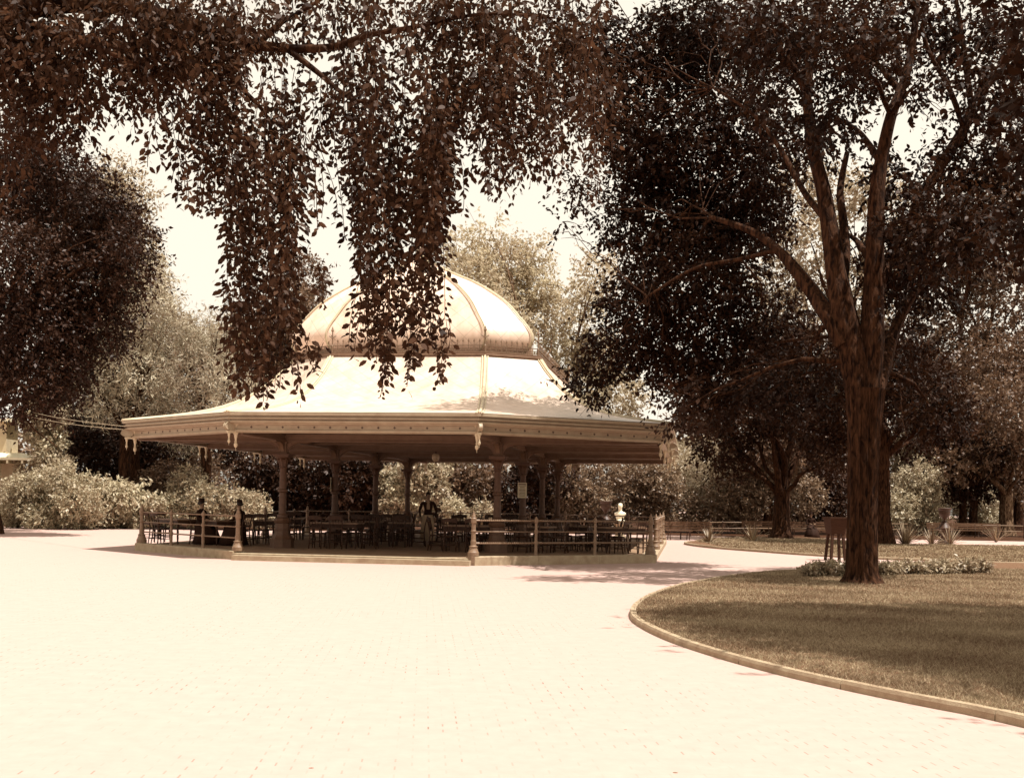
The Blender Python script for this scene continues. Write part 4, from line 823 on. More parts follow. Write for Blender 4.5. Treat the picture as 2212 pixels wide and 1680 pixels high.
# wood far behind everything
rng = np.random.default_rng(90); C = []
for k in range(64):
    a = -62 + 124*k/63 + rng.normal(); C.append((a*1.25, 108 + rng.uniform(-6, 10), rng.uniform(3, 5.5), 5, 4, rng.uniform(4, 6)))
P, D, Nn, L, W, v = sprays(rng, C, 5200, 7, 1.6, .62, .3, .6, .3)
tag(leaf_obj('far_wood', P, D, Nn, L, W, v, M['mid']), 'far wood closing the view beyond the park', 'wood', kind='stuff')
# bedding plants behind the big trunk
def small_plant(seed, n, h, r, leaf, mat):
    rng = np.random.default_rng(seed)
    P, D, Nn, L, W, v = sprays(rng, [(0, 0, h*.55, r, r, h*.5)], n, 5, leaf*1.2, leaf, .1, .55, .2)
    k = P[:, 2] > .01; return leaf_obj('bedding_plant', P[k], D[k], Nn[k], L[k], W[k], v[k], mat, None, 6)
protos = [small_plant(200+i, 130, .30, .24, .09, M['pale']) for i in range(3)]
bed = [G(1745 + 12.4*i, 1241 - .12*12.4*i*.18, .1) for i in range(31)]
for i, p in enumerate(bed):
    o = protos[i] if i < 3 else protos[i % 3].copy()
    if i >= 3: COL.objects.link(o)
    o.location = p + Vector((rnd.uniform(-.05, .05), rnd.uniform(-.25, .25), 0)); o.rotation_euler = (0, 0, rnd.uniform(0, 6)); s = rnd.uniform(.65, 1.0); o.scale = (s, s, s*.9)
    tag(o, 'low leafy bedding plant in the row behind the big elm trunk', 'plant', 'bedding plants in a row on the near lawn')
# sword-leaved plants
def yucca(name, label, px, py, h, n, seed, mat='spike', base=None):
    rng = np.random.default_rng(seed); b = base or G(px, py); root = empty(name, b, rng.random()*6, label, 'plant'); m = MB(); PP = []
    for i in range(n):
        az = rng.random()*2*PI; el = math.radians(15 + 70*rng.random()**.7); L = h*(.75 + .5*rng.random()); d = Vector((math.cos(az)*math.cos(el), math.sin(az)*math.cos(el), math.sin(el)))
        s = Vector((-math.sin(az), math.cos(az), 0)); w = .03*h/.9*(.8 + .5*rng.random()); pts = []
        for q in range(6):
            t = q/5; pts.append(d*L*t + Vector((0, 0, -L*.35*t*t*(1-math.sin(el)*.9))) + d*.03)
        ls = [[p - s*w*(1-t)**.7*(1 if t > 0 else .6), p + Vector((0, 0, -.008)), p + s*w*(1-t)**.7*(1 if t > 0 else .6), p + Vector((0, 0, .004))] for p, t in zip(pts, [0, .2, .4, .6, .8, .98])]
        m.loft(ls)
    o = m.build('leaves', M[mat], root)
    a = o.data.attributes.new('v', 'FLOAT', 'FACE'); per = len(o.data.polygons)//n; a.data.foreach_set('value', np.repeat(rng.random(n), per).astype(np.float32)); return root
yucca('yucca_plant', 'largest sword leaved clump on the far lawn, beside the far trunk', 1956, 1178, 1.05, 110, 1)
yucca('yucca_plant', 'sword leaved clump directly below the stone urn', 2052, 1178, .85, 80, 2)
yucca('yucca_plant', 'pale sword leaved clump just left of the urn', 2012, 1178, .8, 60, 3)
yucca('yucca_plant', 'small pale sword leaved clump before the far right tree', 2152, 1171, .8, 50, 4)
yucca('yucca_plant', 'dark spiky clump at the tip of the far lawn', 1532, 1174, .75, 70, 5)
yucca('yucca_plant', 'dark spiky clump left of the forked tree trunk', 1626, 1172, .8, 80, 6)
yucca('yucca_plant', 'pale arching grass clump at the far left by the shelter post', 40, 1140, 1.5, 90, 7)
# ------------------------------------------------------------------ tables and chairs
def leg_turned(h, r=.028):
    m = MB(); m.box((0, 0, h-.08), (r*2.1, r*2.1, .16)); m.lathe([(r*.6, 0), (r*.75, .03), (r*.55, .06), (r*.9, h*.28), (r*.6, h*.34), (r*.95, h*.38), (r*.95, h*.55), (r*.6, h*.60), (r*.95, h*.64), (r, h-.16)], 10); return m
def make_table(w, d, h=.76):
    r = empty('cafe_table')
    m = MB(); m.box((0, 0, h-.014), (w, d, .028)); m.box((0, 0, h-.036), (w-.03, d-.03, .016)); m.build('table_top', M['top'], r)
    for sx, sy in ((1, 1), (1, -1), (-1, 1), (-1, -1)): smooth_by_angle(leg_turned(h-.044).build('leg', M['wood'], r, (sx*(w/2-.07), sy*(d/2-.07), 0)), 40)
    m = MB()
    for s in (-1, 1): m.box((0, s*(d/2-.07), h-.10), (w-.20, .022, .11)); m.box((s*(w/2-.07), 0, h-.10), (.022, d-.20, .11))
    m.build('apron', M['wood'], r); return r
def make_chair():
    """wooden side chair facing +y: raked back with crest rail, splat rail and spindles"""
    r = empty('wooden_chair'); W = .205
    m = MB(); n = 18; out = []
    for i in range(n):
        a = 2*PI*i/n; c, s = math.cos(a), math.sin(a); out.append((.215*math.copysign(abs(c)**.6, c), .205*math.copysign(abs(s)**.6, s)))
    m.loft([[(x*.96, y*.96, .425) for x, y in out], [(x, y, .435) for x, y in out], [(x, y, .448) for x, y in out], [(x*.97, y*.97, .458) for x, y in out], [(x*.8, y*.8, .452) for x, y in out]]); m.build('seat', M['top' if False else 'wood'], r)
    for s in (-1, 1):
        m = MB(); m.tube([(s*.185, .19, 0), (s*.18, .175, .2), (s*.17, .16, .43)], [.014, .020, .019], 8); m.build('leg', M['wood'], r, None, True)
        m = MB(); m.tube([(s*.19, -.245, 0), (s*.183, -.205, .22), (s*.18, -.185, .44), (s*.185, -.215, .68), (s*.19, -.27, .90)], [.015, .02, .02, .018, .015], 8); m.build('leg', M['wood'], r, None, True)
    m = MB()
    for z, y0, y1, x in ((.15, .17, -.205, .183), (.26, .165, -.20, .18)):
        for s in (-1, 1): m.tube([(s*x, y0, z), (s*x, y1, z)], .010, 6)
    m.tube([(-.18, .172, .20), (.18, .172, .20)], .010, 6); m.tube([(-.18, -.208, .20), (.18, -.208, .20)], .010, 6); m.tube([(-.18, .172, .31), (.18, .172, .31)], .010, 6); m.build('stretcher', M['wood'], r, None, True)
    m = MB(); cr = []
    for i in range(9):
        t = -1 + i/4; cr.append((.215*t, -.262 - .028*(1-t*t), .885 + .022*(1-t*t)))
    m.loft([[Vector(p) + Vector((0, -.010, -.055)), Vector(p) + Vector((0, .010, -.055)), Vector(p) + Vector((0, .006, .05 + .01)), Vector(p) + Vector((0, -.014, .05 + .01))] for p in cr]); m.build('crest_rail', M['wood'], r)
    m = MB(); m.bar((-.175, -.205, .60), (.175, -.205, .60), .018, .05); m.build('back_rail', M['wood'], r)
    for k in range(3):
        x = -.085 + .085*k; m = MB(); m.tube([(x, -.207, .62), (x*1.05, -.25, .845)], .009, 6); m.build('spindle', M['wood'], r, None, True)
    return r
TABLE0 = {'s': make_table(.75, .75), 'l': make_table(1.45, .8)}; CHAIR0 = make_chair(); used = {'s': 0, 'l': 0, 'c': 0}
def place(kind, l, t, rz, label, group):
    cat = 'chair' if kind == 'c' else 'table'; src = CHAIR0 if kind == 'c' else TABLE0[kind]
    o = src if not used[kind] else copy_tree(src); used[kind] = 1
    o.location = PW(l, t, ZP+.001); o.rotation_euler = (0, 0, rz - PA); return tag(o, label, cat, group)
def setup(kind, l, t, rz, where, chairs):
    place(kind, l, t, rz, ('long dark wooden cafe table ' if kind == 'l' else 'square dark wooden cafe table ') + where, 'cafe tables in the pavilion')
    for (dx, dy, fr, w2) in chairs:
        c, s = math.cos(rz), math.sin(rz)
        place('c', l + dx*c - dy*s, t + dx*s + dy*c, rz + fr + rnd.uniform(-.08, .08), 'chair %s of the table %s' % (w2, where), 'wooden cafe chairs in the pavilion')
FRc = (0, -.52, 0, 'on the near side'); BKc = (0, .55, PI, 'on the far side'); LFc = (-.55, 0, -PI/2, 'on the left'); RTc = (.55, 0, PI/2, 'on the right')
def lo(px, Y): return PL(*AT(px, 1083, Y)[:2])
four = [FRc, BKc, LFc, RTc]
ch = math.atan2(RP[1].y-RP[0].y, RP[1].x-RP[0].x)
l_, t_ = lo(385, 36.2)
setup('l', l_, t_, ch, 'behind the left front railing', [(-.45, -.62, 0, 'on the near left side'), (.12, -.60, 0, 'on the near side'), (.15, .62, PI, 'on the far side'), (-.95, 0, -PI/2, 'at the left end')])
setup('s', *lo(478, 35.4), ch, 'where the two people sit', [])
setup('s', -4.6, 2.4, .1, 'left of the left front column', [BKc, LFc, FRc])
setup('l', -1.75, .75, .0, 'right of the left front column', [(-.40, -.60, 0, 'at the near left'), (.22, -.62, .05, 'at the near right'), (-.35, .62, PI, 'at the far left'), (.35, .62, PI, 'at the far right'), (.98, .0, PI/2, 'at the right end')])
setup('s', -.35, 2.9, .15, 'in the middle of the first bay', four)
setup('l', -1.9, 3.6, .05, 'beside the second left column', [(-.4, -.62, 0, 'at the near left'), (.35, -.62, 0, 'at the near right'), (.35, .62, PI, 'at the far right'), (-.35, .62, PI, 'at the far left')])
setup('s', -1.7, 7.0, 0, 'by the third left column', four)
setup('s', .45, 8.2, .1, 'left of the waiter', four)
setup('s', -5.2, 6.6, .2, 'deep on the left side', [FRc, RTc, BKc])
setup('s', 2.35, 7.6, -.1, 'right of the waiter', [FRc, LFc, BKc])
setup('l', 2.3, .55, .03, 'left of the right front column', [(-.42, -.62, 0, 'at the near left'), (.2, -.60, 0, 'at the near right'), (-.95, 0, -PI/2, 'at the left end'), (.1, .62, PI, 'on the far side')])
setup('s', 4.35, .9, -.2, 'right of the right front column', four)
setup('s', 5.35, 2.9, -.3, 'in shade behind the twisted railing', four)
ch2 = math.atan2(RP[3].y-RP[2].y, RP[3].x-RP[2].x)
l_, t_ = lo(1338, 34.6)
setup('l', l_, t_, ch2, 'in sun behind the twisted railing', [(-.45, -.62, .5, 'turned aside at the left'), (.25, -.62, 0, 'on the near side'), (.35, .62, PI, 'at the far right'), (-.35, .62, PI, 'at the far left')])
setup('s', 5.6, 6.4, .1, 'beside the third right column', four)
setup('s', 5.4, 9.6, 0, 'near the back right railing', [FRc, LFc, RTc])
setup('s', 1.2, 11.3, 0, 'far back below the lamp', four)
setup('s', -1.4, 12.2, .2, 'far back on the left', four)
# cups on the occupied table
tp = lo(478, 35.4)
for i, (dx, dy) in enumerate(((-.12, -.18), (.10, -.2), (.02, .1))):
    m = MB(); m.lathe([(.025, 0), (.06, .008), (.062, .013), (.02, .012), (.025, .02), (.038, .075), (.034, .075), (.02, .03)], 12); o = m.build('white_cup', M['china'], None, PW(tp[0]+dx, tp[1]+dy, ZP+.762), True)
    tag(o, 'white china cup on the table of the seated people, %s' % ('the left one', 'the right one', 'the farthest one')[i], 'cup', 'cups on the occupied table')

# ------------------------------------------------------------------ people
def skin_mesh(verts, edges, root):
    me = bpy.data.meshes.new('tmp'); me.from_pydata([v[:3] for v in verts], edges, []); o = bpy.data.objects.new('tmp', me); COL.objects.link(o)
    o.modifiers.new('s', 'SKIN'); sv = me.skin_vertices[0].data
    for i, v in enumerate(verts): sv[i].radius = (v[3], v[4] if len(v) > 4 else v[3]); sv[i].use_root = (i == root)
    s = o.modifiers.new('d', 'SUBSURF'); s.levels = 2; s.render_levels = 2
    dg = bpy.context.evaluated_depsgraph_get(); me2 = bpy.data.meshes.new_from_object(o.evaluated_get(dg)); bpy.data.objects.remove(o); return me2
def person(name_label, loc, rz, joints, hat=None, face=0.0, mats=('cloth', 'trous'), hem=None, apron=None, shirt=False, hairbun=False):
    """joints: dict of positions (x, y, z), front is -y; one skinned body with head, five-fingered hands and feet"""
    V, Ed = [], []
    def v(p, r, r2=None): V.append((*p, r, r2 or r)); return len(V)-1
    def link(*ids):
        for a, b in zip(ids, ids[1:]): Ed.append((a, b))
    J = {k: Vector(q) for k, q in joints.items()}
    pe = v(J['pelvis'], .125, .105); wa = v(J['waist'], .115, .095); ch_ = v(J['chest'], .145, .11); nb = v(J['neck'], .055); hb = v(J['head'] + Vector((0, 0, -.10)), .052, .056); hm = v(J['head'], .075, .092); ht = v(J['head'] + Vector((0, .01, .085)), .062, .075)
    link(pe, wa, ch_, nb, hb, hm, ht)
    hands = []
    for s, k in ((-1, 'l'), (1, 'r')):
        sh = v(J['sh_'+k], .062); el = v(J['el_'+k], .045); wr = v(J['wr_'+k], .027); d = (J['wr_'+k] - J['el_'+k]).normalized(); pm_ = v(J['wr_'+k] + d*.07, .034, .018); link(ch_, sh, el, wr, pm_)
        side = d.cross(Vector((0, -1, 0)) if abs(d.y) < .8 else Vector((0, 0, 1))).normalized(); curl = d.cross(side)
        for f in range(4):
            L = (.072, .082, .078, .060)[f]; o = J['wr_'+k] + d*.085 + side*(.027 - .018*f); a = v(o, .0085); b = v(o + d*L*.5 + curl*.008, .008); c = v(o + d*L*.85 + curl*.03, .0065); link(pm_, a, b, c)
        o = J['wr_'+k] + d*.035 + side*.03; a = v(o, .011); b = v(o + d*.03 + side*.022 + curl*.012, .009); c = v(o + d*.058 + side*.026 + curl*.022, .007); link(wr, a, b, c)
        hp = v(J['hip_'+k], .092); kn = v(J['kn_'+k], .062); an = v(J['an_'+k], .042); fb = v(J['an_'+k] + Vector((0, -.07, -.045)), .042, .032); ft = v(J['an_'+k] + Vector((0, -.17, -.055)), .036, .022); link(pe, hp, kn, an, fb, ft)
    me = skin_mesh(V, Ed, pe)
    # face: nose, ears, brow ridge and eyes are added to the same mesh
    mb = MB(); mb.v = [tuple(q.co) for q in me.vertices]; mb.f = [list(p.vertices) for p in me.polygons]; mb.mi = [0]*len(mb.f); hc = J['head']
    Rz = Matrix.Rotation(face, 3, 'Z'); W = lambda x, y, z: hc + Rz @ Vector((x, y, z))
    mb.cur = 2; mb.add([W(-.014, -.085, -.035), W(.014, -.085, -.035), W(0, -.118, -.03), W(0, -.088, .02), W(0, -.085, -.045)], [(0, 2, 3), (2, 1, 3), (0, 4, 2), (4, 1, 2)])
    for s in (-1, 1):
        b = len(mb.v); mb.sphere((0, 0, 0), .026, 8, (.35, .7, 1.1))
        for q in range(b, len(mb.v)): mb.v[q] = tuple(W(*(Vector(mb.v[q]) + Vector((s*.078, .005, -.012)))))
    mb.cur = 3
    for s in (-1, 1):
        b = len(mb.v); mb.sphere((0, 0, 0), .010, 8, (1.3, .6, .7))
        for q in range(b, len(mb.v)): mb.v[q] = tuple(W(*(Vector(mb.v[q]) + Vector((s*.031, -.080, .008)))))
    b = len(mb.v); mb.sphere((0, 0, 0), .010, 8, (2.2, .6, .5))
    for q in range(b, len(mb.v)): mb.v[q] = tuple(W(*(Vector(mb.v[q]) + Vector((0, -.083, -.062)))))
    n0 = len(me.polygons); wrs = [J['wr_l'], J['wr_r']]
    for i in range(n0):
        c = me.polygons[i].center; m_ = 0
        if c.z > J['neck'].z + .012 and (Vector((c.x, c.y, 0)) - Vector((hc.x, hc.y, 0))).length < .14: m_ = 2
        elif min((c - q).length for q in wrs) < .20 and min(((c - w).dot((w - e).normalized())) for w, e in ((J['wr_l'], J['el_l']), (J['wr_r'], J['el_r'])) if (c-w).length < .2) > .0: m_ = 2
        elif c.z < J['pelvis'].z + .04 and hem is None: m_ = 1
        elif shirt and abs(c.x) < .05 - (1.30-c.z)*.0 and c.y < J['chest'].y - .02 and J['waist'].z + .08 < c.z: m_ = 4
        mb.mi[i] = m_
    o = empty('person', loc, rz, name_label, 'person'); body = mb.build('body', [M[mats[0]], M[mats[1]], M['skin'], M['hair'], M['shirt']], o, None, True)
    hm_ = MB(); b = 0; hm_.sphere((0, 0, 0), 1, 14, (.084, .10, .10)); hm_.v = [tuple(W(x, y + .018, max(z, -.075 + .05*(y < -.02)) + .035)) for x, y, z in hm_.v if True]
    hm_.v = [tuple(Vector(q) if (Rz.inverted() @ (Vector(q) - hc)).y > -.055 or (Vector(q)-hc).z > .055 else W(*( (Rz.inverted() @ (Vector(q)-hc)).x*.9, -.04, (Vector(q)-hc).z))) for q in hm_.v]
    if hairbun: hm_.sphere(W(0, .10, .02), .05, 10)
    hm_.build('hair', M['hair'], o, None, True)
    if hat:
        m = MB(); m.lathe(hat, 18); m.v = [tuple(W(x, y + .01, z + .075)) for x, y, z in m.v]; ho = m.build('hat', M['cloth'], o); smooth_by_angle(ho, 40)
    if hem:
        m = MB(); loops = []
        for (cx, cy, z, rx, ry) in hem: loops.append([(cx + rx*math.cos(a)*(1 + .03*math.sin(9*a)), cy + ry*math.sin(a)*(1 + .03*math.sin(9*a)), z) for a in [2*PI*k/40 for k in range(40)]])
        m.loft(loops); m.build('skirt', M[mats[0]], o, None, True)
    if apron:
        m = MB(); loops = []
        for z, rx, ry, a0 in apron:
            pts = [(rx*math.sin(a)*(1 + .02*math.sin(7*a)), J['pelvis'].y - ry*math.cos(a)*(1 + .02*math.sin(11*a)), z) for a in np.linspace(-a0, a0, 18)]; loops.append(pts + [(x*.96, y + .008, zz) for x, y, zz in pts[::-1]])
        m.loft(loops); m.build('apron', M['apron'], o, None, True)
    return o
st = dict(pelvis=(0, 0, .93), waist=(0, 0, 1.08), chest=(0, 0, 1.29), neck=(0, .0, 1.455), head=(0, -.015, 1.605), sh_l=(-.185, 0, 1.385), sh_r=(.185, 0, 1.385), el_l=(-.275, .02, 1.13), el_r=(.27, .02, 1.13), wr_l=(-.235, -.09, .92), wr_r=(.235, -.09, .92), hip_l=(-.085, 0, .86), hip_r=(.085, 0, .86), kn_l=(-.09, -.015, .48), kn_r=(.09, -.015, .48), an_l=(-.09, .01, .09), an_r=(.09, .01, .09))
wp = AT(925, 1083, 37.2)
person('waiter in dark jacket and long pale apron standing among the tables', (wp.x, wp.y, ZP), .12, st, shirt=True, apron=[(1.0, .155, .135, 1.9), (.92, .19, .16, 1.8), (.6, .215, .19, 1.6), (.18, .235, .215, 1.5)])
def sit(dz=0): return dict(pelvis=(0, 0, .55), waist=(0, -.01, .70), chest=(0, -.02, .92), neck=(0, -.02, 1.085), head=(0, -.04, 1.235), sh_l=(-.175, -.02, 1.02), sh_r=(.175, -.02, 1.02), el_l=(-.25, -.06, .78), el_r=(.25, -.06, .78), wr_l=(-.14, -.27, .775), wr_r=(.14, -.27, .775), hip_l=(-.09, -.03, .53), hip_r=(.09, -.03, .53), kn_l=(-.10, -.43, .53), kn_r=(.10, -.43, .53), an_l=(-.10, -.40, .09), an_r=(.10, -.40, .09))
skirt = [(0, .0, .72, .14, .12), (0, -.06, .58, .21, .22), (0, -.20, .46, .29, .36), (0, -.24, .25, .34, .40), (0, -.25, .03, .42, .47)]
def seatp(px, Y, rz): 
    p = AT(px, 1083, Y); return (p.x, p.y, ZP+.0), rz
chairs_for = []
tw = PW(*tp)
for px, Y, ang, lab, hatp, fc in ((450, 35.55, None, 'seated person in black with a small round hat, left of the table', [(.105, -.008), (.112, -.002), (.088, .010), (.086, .05), (.08, .085), (.062, .10), (.03, .108), (.012, .112)], .2),
                                  (506, 35.2, None, 'seated person in a wide skirt and broad brimmed black hat', [(.16, .0), (.165, .006), (.085, .014), (.08, .07), (.06, .085), (.01, .09)], -.2)):
    p = AT(px, 1083, Y); d = Vector((tw.x - p.x, tw.y - p.y)); d.normalize(); a = math.atan2(d.x, -d.y)
    seat = Vector((tw.x, tw.y)) - d*.72
    person(lab, (seat.x, seat.y, ZP), a, sit(), hat=hatp, face=fc, hem=skirt, hairbun=True)
    l2, t2 = PL(seat.x - d.x*.02, seat.y - d.y*.02)
    place('c', l2, t2, a + PI + PA, 'dark wooden chair under the %s' % ('person in the small hat' if px == 450 else 'person in the broad hat'), 'wooden cafe chairs in the pavilion')

# ------------------------------------------------------------------ objects in the park
# wooden tub on splayed legs
b = G(1804, 1210); r = empty('wooden_tub_on_legs', b, .12, 'square tapered wooden tub on tall splayed legs beside the big trunk', 'planter')
m = MB(); z0, z1, w0, w1 = .82, 1.33, .215, .295
m.loft([[(-w0, -w0, z0), (w0, -w0, z0), (w0, w0, z0), (-w0, w0, z0)], [(-w1, -w1, z1), (w1, -w1, z1), (w1, w1, z1), (-w1, w1, z1)], [(-w1+.03, -w1+.03, z1), (w1-.03, -w1+.03, z1), (w1-.03, w1-.03, z1), (-w1+.03, w1-.03, z1)], [(-w0+.03, -w0+.03, z0+.03), (w0-.03, -w0+.03, z0+.03), (w0-.03, w0-.03, z0+.03), (-w0+.03, w0-.03, z0+.03)]]); m.build('tub', M['tub'], r)
m = MB()
for i in range(4):
    w = w1 + .006; c = [(-w, -w), (w, -w), (w, w), (-w, w)]; m.bar((*c[i], 1.315), (*c[(i+1) % 4], 1.315), .025, .04)
m.build('rim', M['tub'], r)
for sx in (-1, 1):
    for sy in (-1, 1): m = MB(); m.bar((sx*.165, sy*.165, .82), (sx*.225, sy*.225, 0), .075, .075); m.build('leg', M['tub'], r)
m = MB()
for s in (-1, 1): m.bar((s*.196, -.19, .42), (s*.196, .19, .42), .025, .04)
m.build('stretcher', M['tub'], r)
# urns
def urn(label, p, h, mat, pedestal=True, plant=True):
    r = empty('garden_urn', p, 0, label, 'urn'); m = MB(); k = h/1.65
    m.lathe([(.10*k, 1.0*k), (.12*k, 1.02*k), (.05*k, 1.07*k), (.05*k, 1.12*k), (.09*k, 1.16*k), (.21*k, 1.30*k), (.25*k, 1.42*k), (.24*k, 1.52*k), (.29*k, 1.58*k), (.30*k, 1.63*k), (.27*k, 1.65*k), (.22*k, 1.60*k)], 20); smooth_by_angle(m.build('bowl', M[mat], r), 40)
    m = MB(); m.lathe([(.30*k, 0), (.30*k, .15*k), (.22*k, .20*k), (.18*k, .25*k), (.17*k, .60*k), (.22*k, .64*k), (.38*k, .68*k), (.38*k, .74*k), (.28*k, .76*k), (.22*k, .85*k), (.14*k, .96*k), (.12*k, 1.0*k)], 16); smooth_by_angle(m.build('pedestal', M[mat], r), 35)
    if plant:
        rg = np.random.default_rng(int(p[0]*10)); m = MB()
        for i in range(26):
            az = rg.random()*6.28; el = .5 + rg.random()*.9; d = Vector((math.cos(az)*math.cos(el), math.sin(az)*math.cos(el), math.sin(el))); s = Vector((-math.sin(az), math.cos(az), 0)); L = .45*k*(.6+.6*rg.random()); o_ = Vector((0, 0, 1.60*k))
            m.loft([[o_ + d*L*t + Vector((0, 0, -L*.3*t*t)) - s*.014*(1-t*.9), o_ + d*L*t + Vector((0, 0, -L*.3*t*t + .006)), o_ + d*L*t + Vector((0, 0, -L*.3*t*t)) + s*.014*(1-t*.9)] for t in (0, .35, .7, 1)])
        o = m.build('spiky_plant', M['spike'], r); at_ = o.data.attributes.new('v', 'FLOAT', 'FACE'); at_.data.foreach_set('value', np.full(len(o.data.polygons), .7, np.float32))
urn('dark stone urn on a waisted pedestal behind the sword leaved clumps', Vector((*AT(2041, 1083, 53.5)[:2], 0)), 1.68, 'dark', plant=False)
urn('dark urn with a spiky plant behind the railing, left of the bust', Vector((*AT(1309, 1083, 57)[:2], 0)), 1.75, 'dark')
# marble bust
p = AT(1340, 1083, 55); bt = empty('marble_bust', (p.x, p.y, 0), -.25, 'white marble head and shoulders bust behind the right railing', 'bust')
mb = MB(); ks = 1.18
def ell(rx, ry, z, cy=0): return [(rx*ks*math.copysign(abs(math.cos(a))**.8, math.cos(a)), cy + ry*ks*math.sin(a), .80 + z*ks) for a in [2*PI*k/28 for k in range(28)]]
mb.loft([ell(.15, .12, .10), ell(.17, .13, .17), ell(.215, .145, .25), ell(.235, .135, .30), ell(.225, .12, .335), ell(.15, .10, .375), ell(.085, .085, .40), ell(.068, .078, .435, -.01), ell(.066, .078, .475, -.02),
         ell(.070, .092, .51, -.03), ell(.082, .108, .555, -.03), ell(.088, .115, .61, -.02), ell(.085, .112, .655, -.015), ell(.066, .09, .695, -.01), ell(.03, .05, .718, 0)])
hz = .80 + .60*ks
mb.add([(-.02, -.155, hz-.035), (.02, -.155, hz-.035), (0, -.205, hz-.03), (0, -.155, hz+.04), (0, -.15, hz-.05)], [(0, 2, 3), (2, 1, 3), (0, 4, 2), (4, 1, 2)])
for s in (-1, 1): mb.sphere((s*.10, .0, hz-.01), .034, 8, (.4, .8, 1.1)); mb.sphere((s*.042, -.148, hz+.028), .020, 8, (1.4, .5, .5))
mb.sphere((0, -.145, hz-.075), .022, 8, (1.6, .6, .5)); mb.sphere((0, -.13, hz-.115), .032, 8)
o = mb.build('figure', M['marble'], bt, None, True)
mb = MB(); mb.sphere((0, .03, hz+.055), .118, 12, (.92, 1.0, .85)); mb.build('hair', M['marble'], bt, None, True)
m = MB(); m.lathe([(.30, .75), (.30, .79), (.24, .82), (.18, .875), (.17, .918)], 20); m.box((0, 0, .72), (.56, .56, .06)); smooth_by_angle(m.build('socle', M['marble'], bt), 30)
m = MB(); m.lathe([(.36, 0), (.36, .1), (.27, .14), (.25, .60), (.33, .64), (.33, .684)], 4, rot=PI/4); m.build('pedestal', M['stone'], bt)
# low two-rail fence along the far path
def rail_fence(pts, label, h=.72):
    r = empty('rail_fence', pts[0], 0, label, 'fence'); o0 = Vector(pts[0])
    P = [Vector(q) - o0 for q in pts]
    for a, b in zip(P, P[1:]):
        L = (b-a).length; n = max(1, round(L/2.6))
        for k in range(n):
            q = a.lerp(b, k/n); m = MB(); m.lathe([(.045, 0), (.035, .05), (.035, h-.02), (.05, h), (.05, h+.04), (.02, h+.07)], 8); m.build('post', M['dark'], r, tuple(q))
        for z in (h, h*.55): m = MB(); m.tube([a + Vector((0, 0, z)), b + Vector((0, 0, z))], .028, 6); m.build('rail', M['iron'], r, None, True)
rail_fence([G(1418, 1158), G(1560, 1157), G(1700, 1156), G(1830, 1157), G(1960, 1158)], 'low two rail fence behind the far lawn, right of the pavilion')
rail_fence([G(2030, 1159), G(2212, 1163), Vector((34, 62, 0))], 'low dark rail fence by the urn and the far right tree')
def bench(label, p, rz, L, mat='bench'):
    r = empty('park_bench', p, rz, label, 'bench'); m = MB()
    for k in range(4): m.box((0, -.20 + .12*k, .43 + .004*k), (L, .09, .03))
    m.build('seat', M[mat], r); m = MB()
    for k in range(3): m.bar((-L/2, .24 + .035*k, .56 + .12*k), (L/2, .24 + .035*k, .56 + .12*k), .022, .085)
    m.build('backrest', M[mat], r)
    n = max(2, round(L/1.4)+1)
    for k in range(n):
        x = -L/2 + .15 + (L-.3)*k/(n-1); m = MB(); m.tube([(x, -.26, 0), (x, -.21, .2), (x, -.23, .41)], .022, 6); m.tube([(x, .30, 0), (x, .21, .22), (x, .20, .42), (x, .27, .62), (x, .34, .86)], .022, 6); m.bar((x, -.24, .405), (x, .22, .405), .03, .025); m.build('leg_frame', M['dark'], r)
    return r
bench('short pale topped bench beyond the right end of the pavilion', G(1466, 1166), .1, 1.2)
bench('second bench by the tip of the far lawn, seat in sunlight', G(1498, 1165), -.2, 1.5)
b2 = G(1740, 1162); bench('long bench on the far path where a dark clothed person sits', b2, -.05, 6.5)
bench('dark bench in front of the pair of trunks', G(2085, 1162), 0, 4.2)
person('person in dark clothes sitting on the far long bench', (b2.x + .25, b2.y + .0, -.02), .1, sit(), hat=[(.12, 0), (.122, .006), (.08, .012), (.07, .08), (.02, .09)], hem=skirt)
# shelter at the left edge
ps_ = AT(-28, 1083, 60.5); sh = empty('garden_shelter', (ps_.x, ps_.y, 0), .05, 'pale walled shelter with bracketed eaves cut by the left edge', 'shelter')
m = MB(); m.loft([[(-3.2, -1.4, 3.35), (3.3, -1.4, 3.35), (3.3, 2.6, 3.35), (-3.2, 2.6, 3.35)], [(-3.2, -1.4, 3.47), (3.3, -1.4, 3.47), (3.3, 2.6, 3.47), (-3.2, 2.6, 3.47)], [(-3.0, -.3, 3.75), (1.8, -.3, 3.75), (1.8, 2.4, 3.75), (-3.0, 2.4, 3.75)]]); m.build('roof', M['white'], sh)
m = MB(); m.box((-.9, .5, 4.55), (3.9, 1.6, 1.6)); m.build('upper_wall', M['wall'], sh)
m = MB(); m.box((-.9, .5, 5.42), (4.5, 2.2, .14)); m.build('upper_eave', M['white'], sh)
for k in range(9): m = MB(); m.bar((-3.0 + .75*k, -1.35, 3.26), (-3.0 + .75*k, .4, 3.26), .10, .16); m.build('rafter_tail', M['white'], sh)
for x in (-2.9, .95, 3.0): m = MB(); m.box((x, -1.1, 1.59), (.20, .20, 3.18)); m.box((x, -1.1, .2), (.3, .3, .4)); m.build('post', M['white'], sh)
m = MB(); m.box((-.9, 1.6, 1.62), (4.2, .16, 3.24)); m.build('wall', M['wall'], sh)
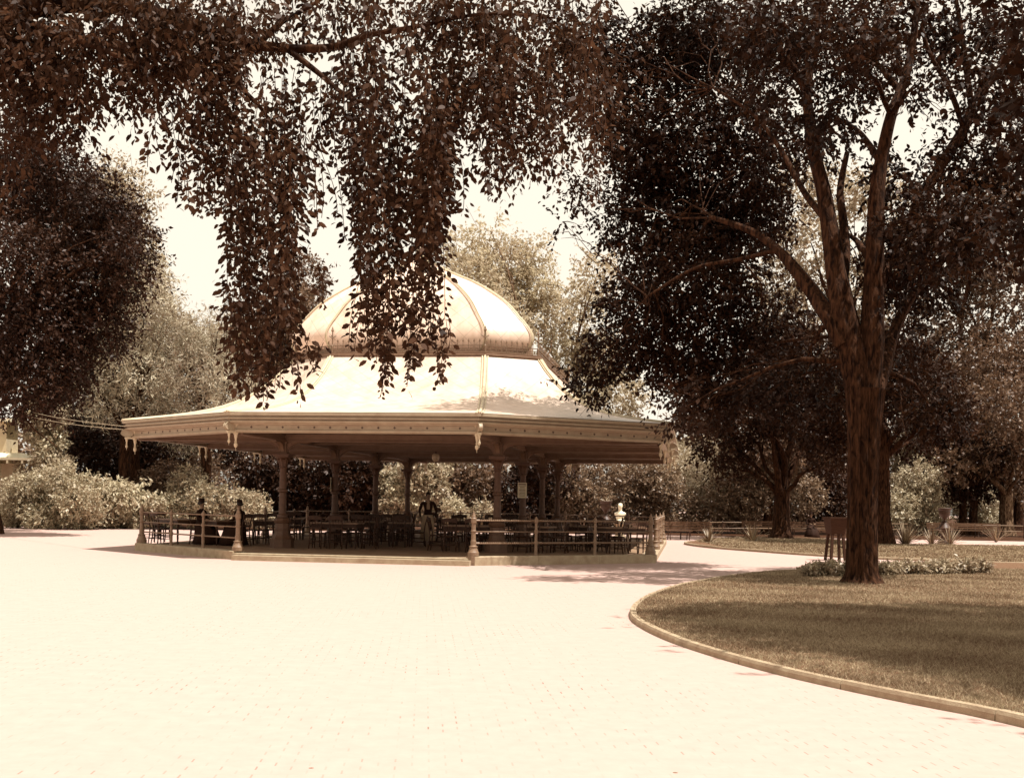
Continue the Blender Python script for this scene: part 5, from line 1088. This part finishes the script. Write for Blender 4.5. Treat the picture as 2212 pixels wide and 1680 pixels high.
# two wires running to the eave
for i, (x0, y0, x1, y1) in enumerate(((8, 863, 258, 921), (12, 876, 262, 929))):
    a, c = AT(x0 - 60, y0 - 14, 52), PW(-8.05, -.2, 3.70 - .10*i); m = MB()
    m.tube([a.lerp(c, k/12) - Vector((0, 0, .25*math.sin(PI*k/12))) for k in range(13)], .007, 5); tag(m.build('overhead_wire', M['wire']), ('upper' if i == 0 else 'lower') + ' of the two thin wires running to the left corner of the eave', 'wire')
# ------------------------------------------------------------------ lighting, camera
sun_dir = Vector((.90, -.42, 0)).normalized()*math.cos(math.radians(69)) + Vector((0, 0, math.sin(math.radians(69))))
ld = bpy.data.lights.new('sun', 'SUN'); ld.energy = 4.3; ld.angle = math.radians(.5); ld.color = (1, .96, .89)
lo = bpy.data.objects.new('sun', ld); COL.objects.link(lo); lo.rotation_euler = sun_dir.to_track_quat('Z', 'Y').to_euler(); lo.location = (20, -10, 60)
w = bpy.data.worlds.new('World'); S.world = w; w.use_nodes = True; nt = w.node_tree; nt.nodes.clear()
sk = N(nt, 'ShaderNodeTexSky', sky_type='NISHITA'); sk.sun_disc = False; sk.sun_elevation = math.radians(69); sk.sun_rotation = math.radians(115); sk.air_density = 1.2; sk.dust_density = 3
bw = N(nt, 'ShaderNodeRGBToBW'); nt.links.new(sk.outputs[0], bw.inputs[0])
mn = mth(nt, 'MINIMUM', bw.outputs[0], 2.6)
mx = N(nt, 'ShaderNodeVectorMath', operation='SCALE'); mx.inputs[0].default_value = (1.4, 1.28, 1.08); nt.links.new(mn, mx.inputs['Scale'])
bg = N(nt, 'ShaderNodeBackground'); bg.inputs[1].default_value = .15; nt.links.new(mx.outputs[0], bg.inputs[0])
ow = N(nt, 'ShaderNodeOutputWorld'); nt.links.new(bg.outputs[0], ow.inputs[0])
S.view_settings.view_transform = 'Standard'; S.view_settings.look = 'None'; S.view_settings.gamma = 1; S.view_settings.exposure = 1.0
cd = bpy.data.cameras.new('camera'); cd.sensor_width = 36; cd.lens = F/2212*36; cd.shift_y = (Y0 - 840)/2212; cd.clip_end = 2000; cd.clip_start = .1
co = bpy.data.objects.new('camera', cd); COL.objects.link(co); co.location = (0, 0, H); co.rotation_euler = (PI/2, -ROLL, 0); S.camera = co
S.render.film_transparent = False
S.cycles.max_bounces = 8; S.cycles.diffuse_bounces = 4; S.cycles.transmission_bounces = 4; S.cycles.use_denoising = True
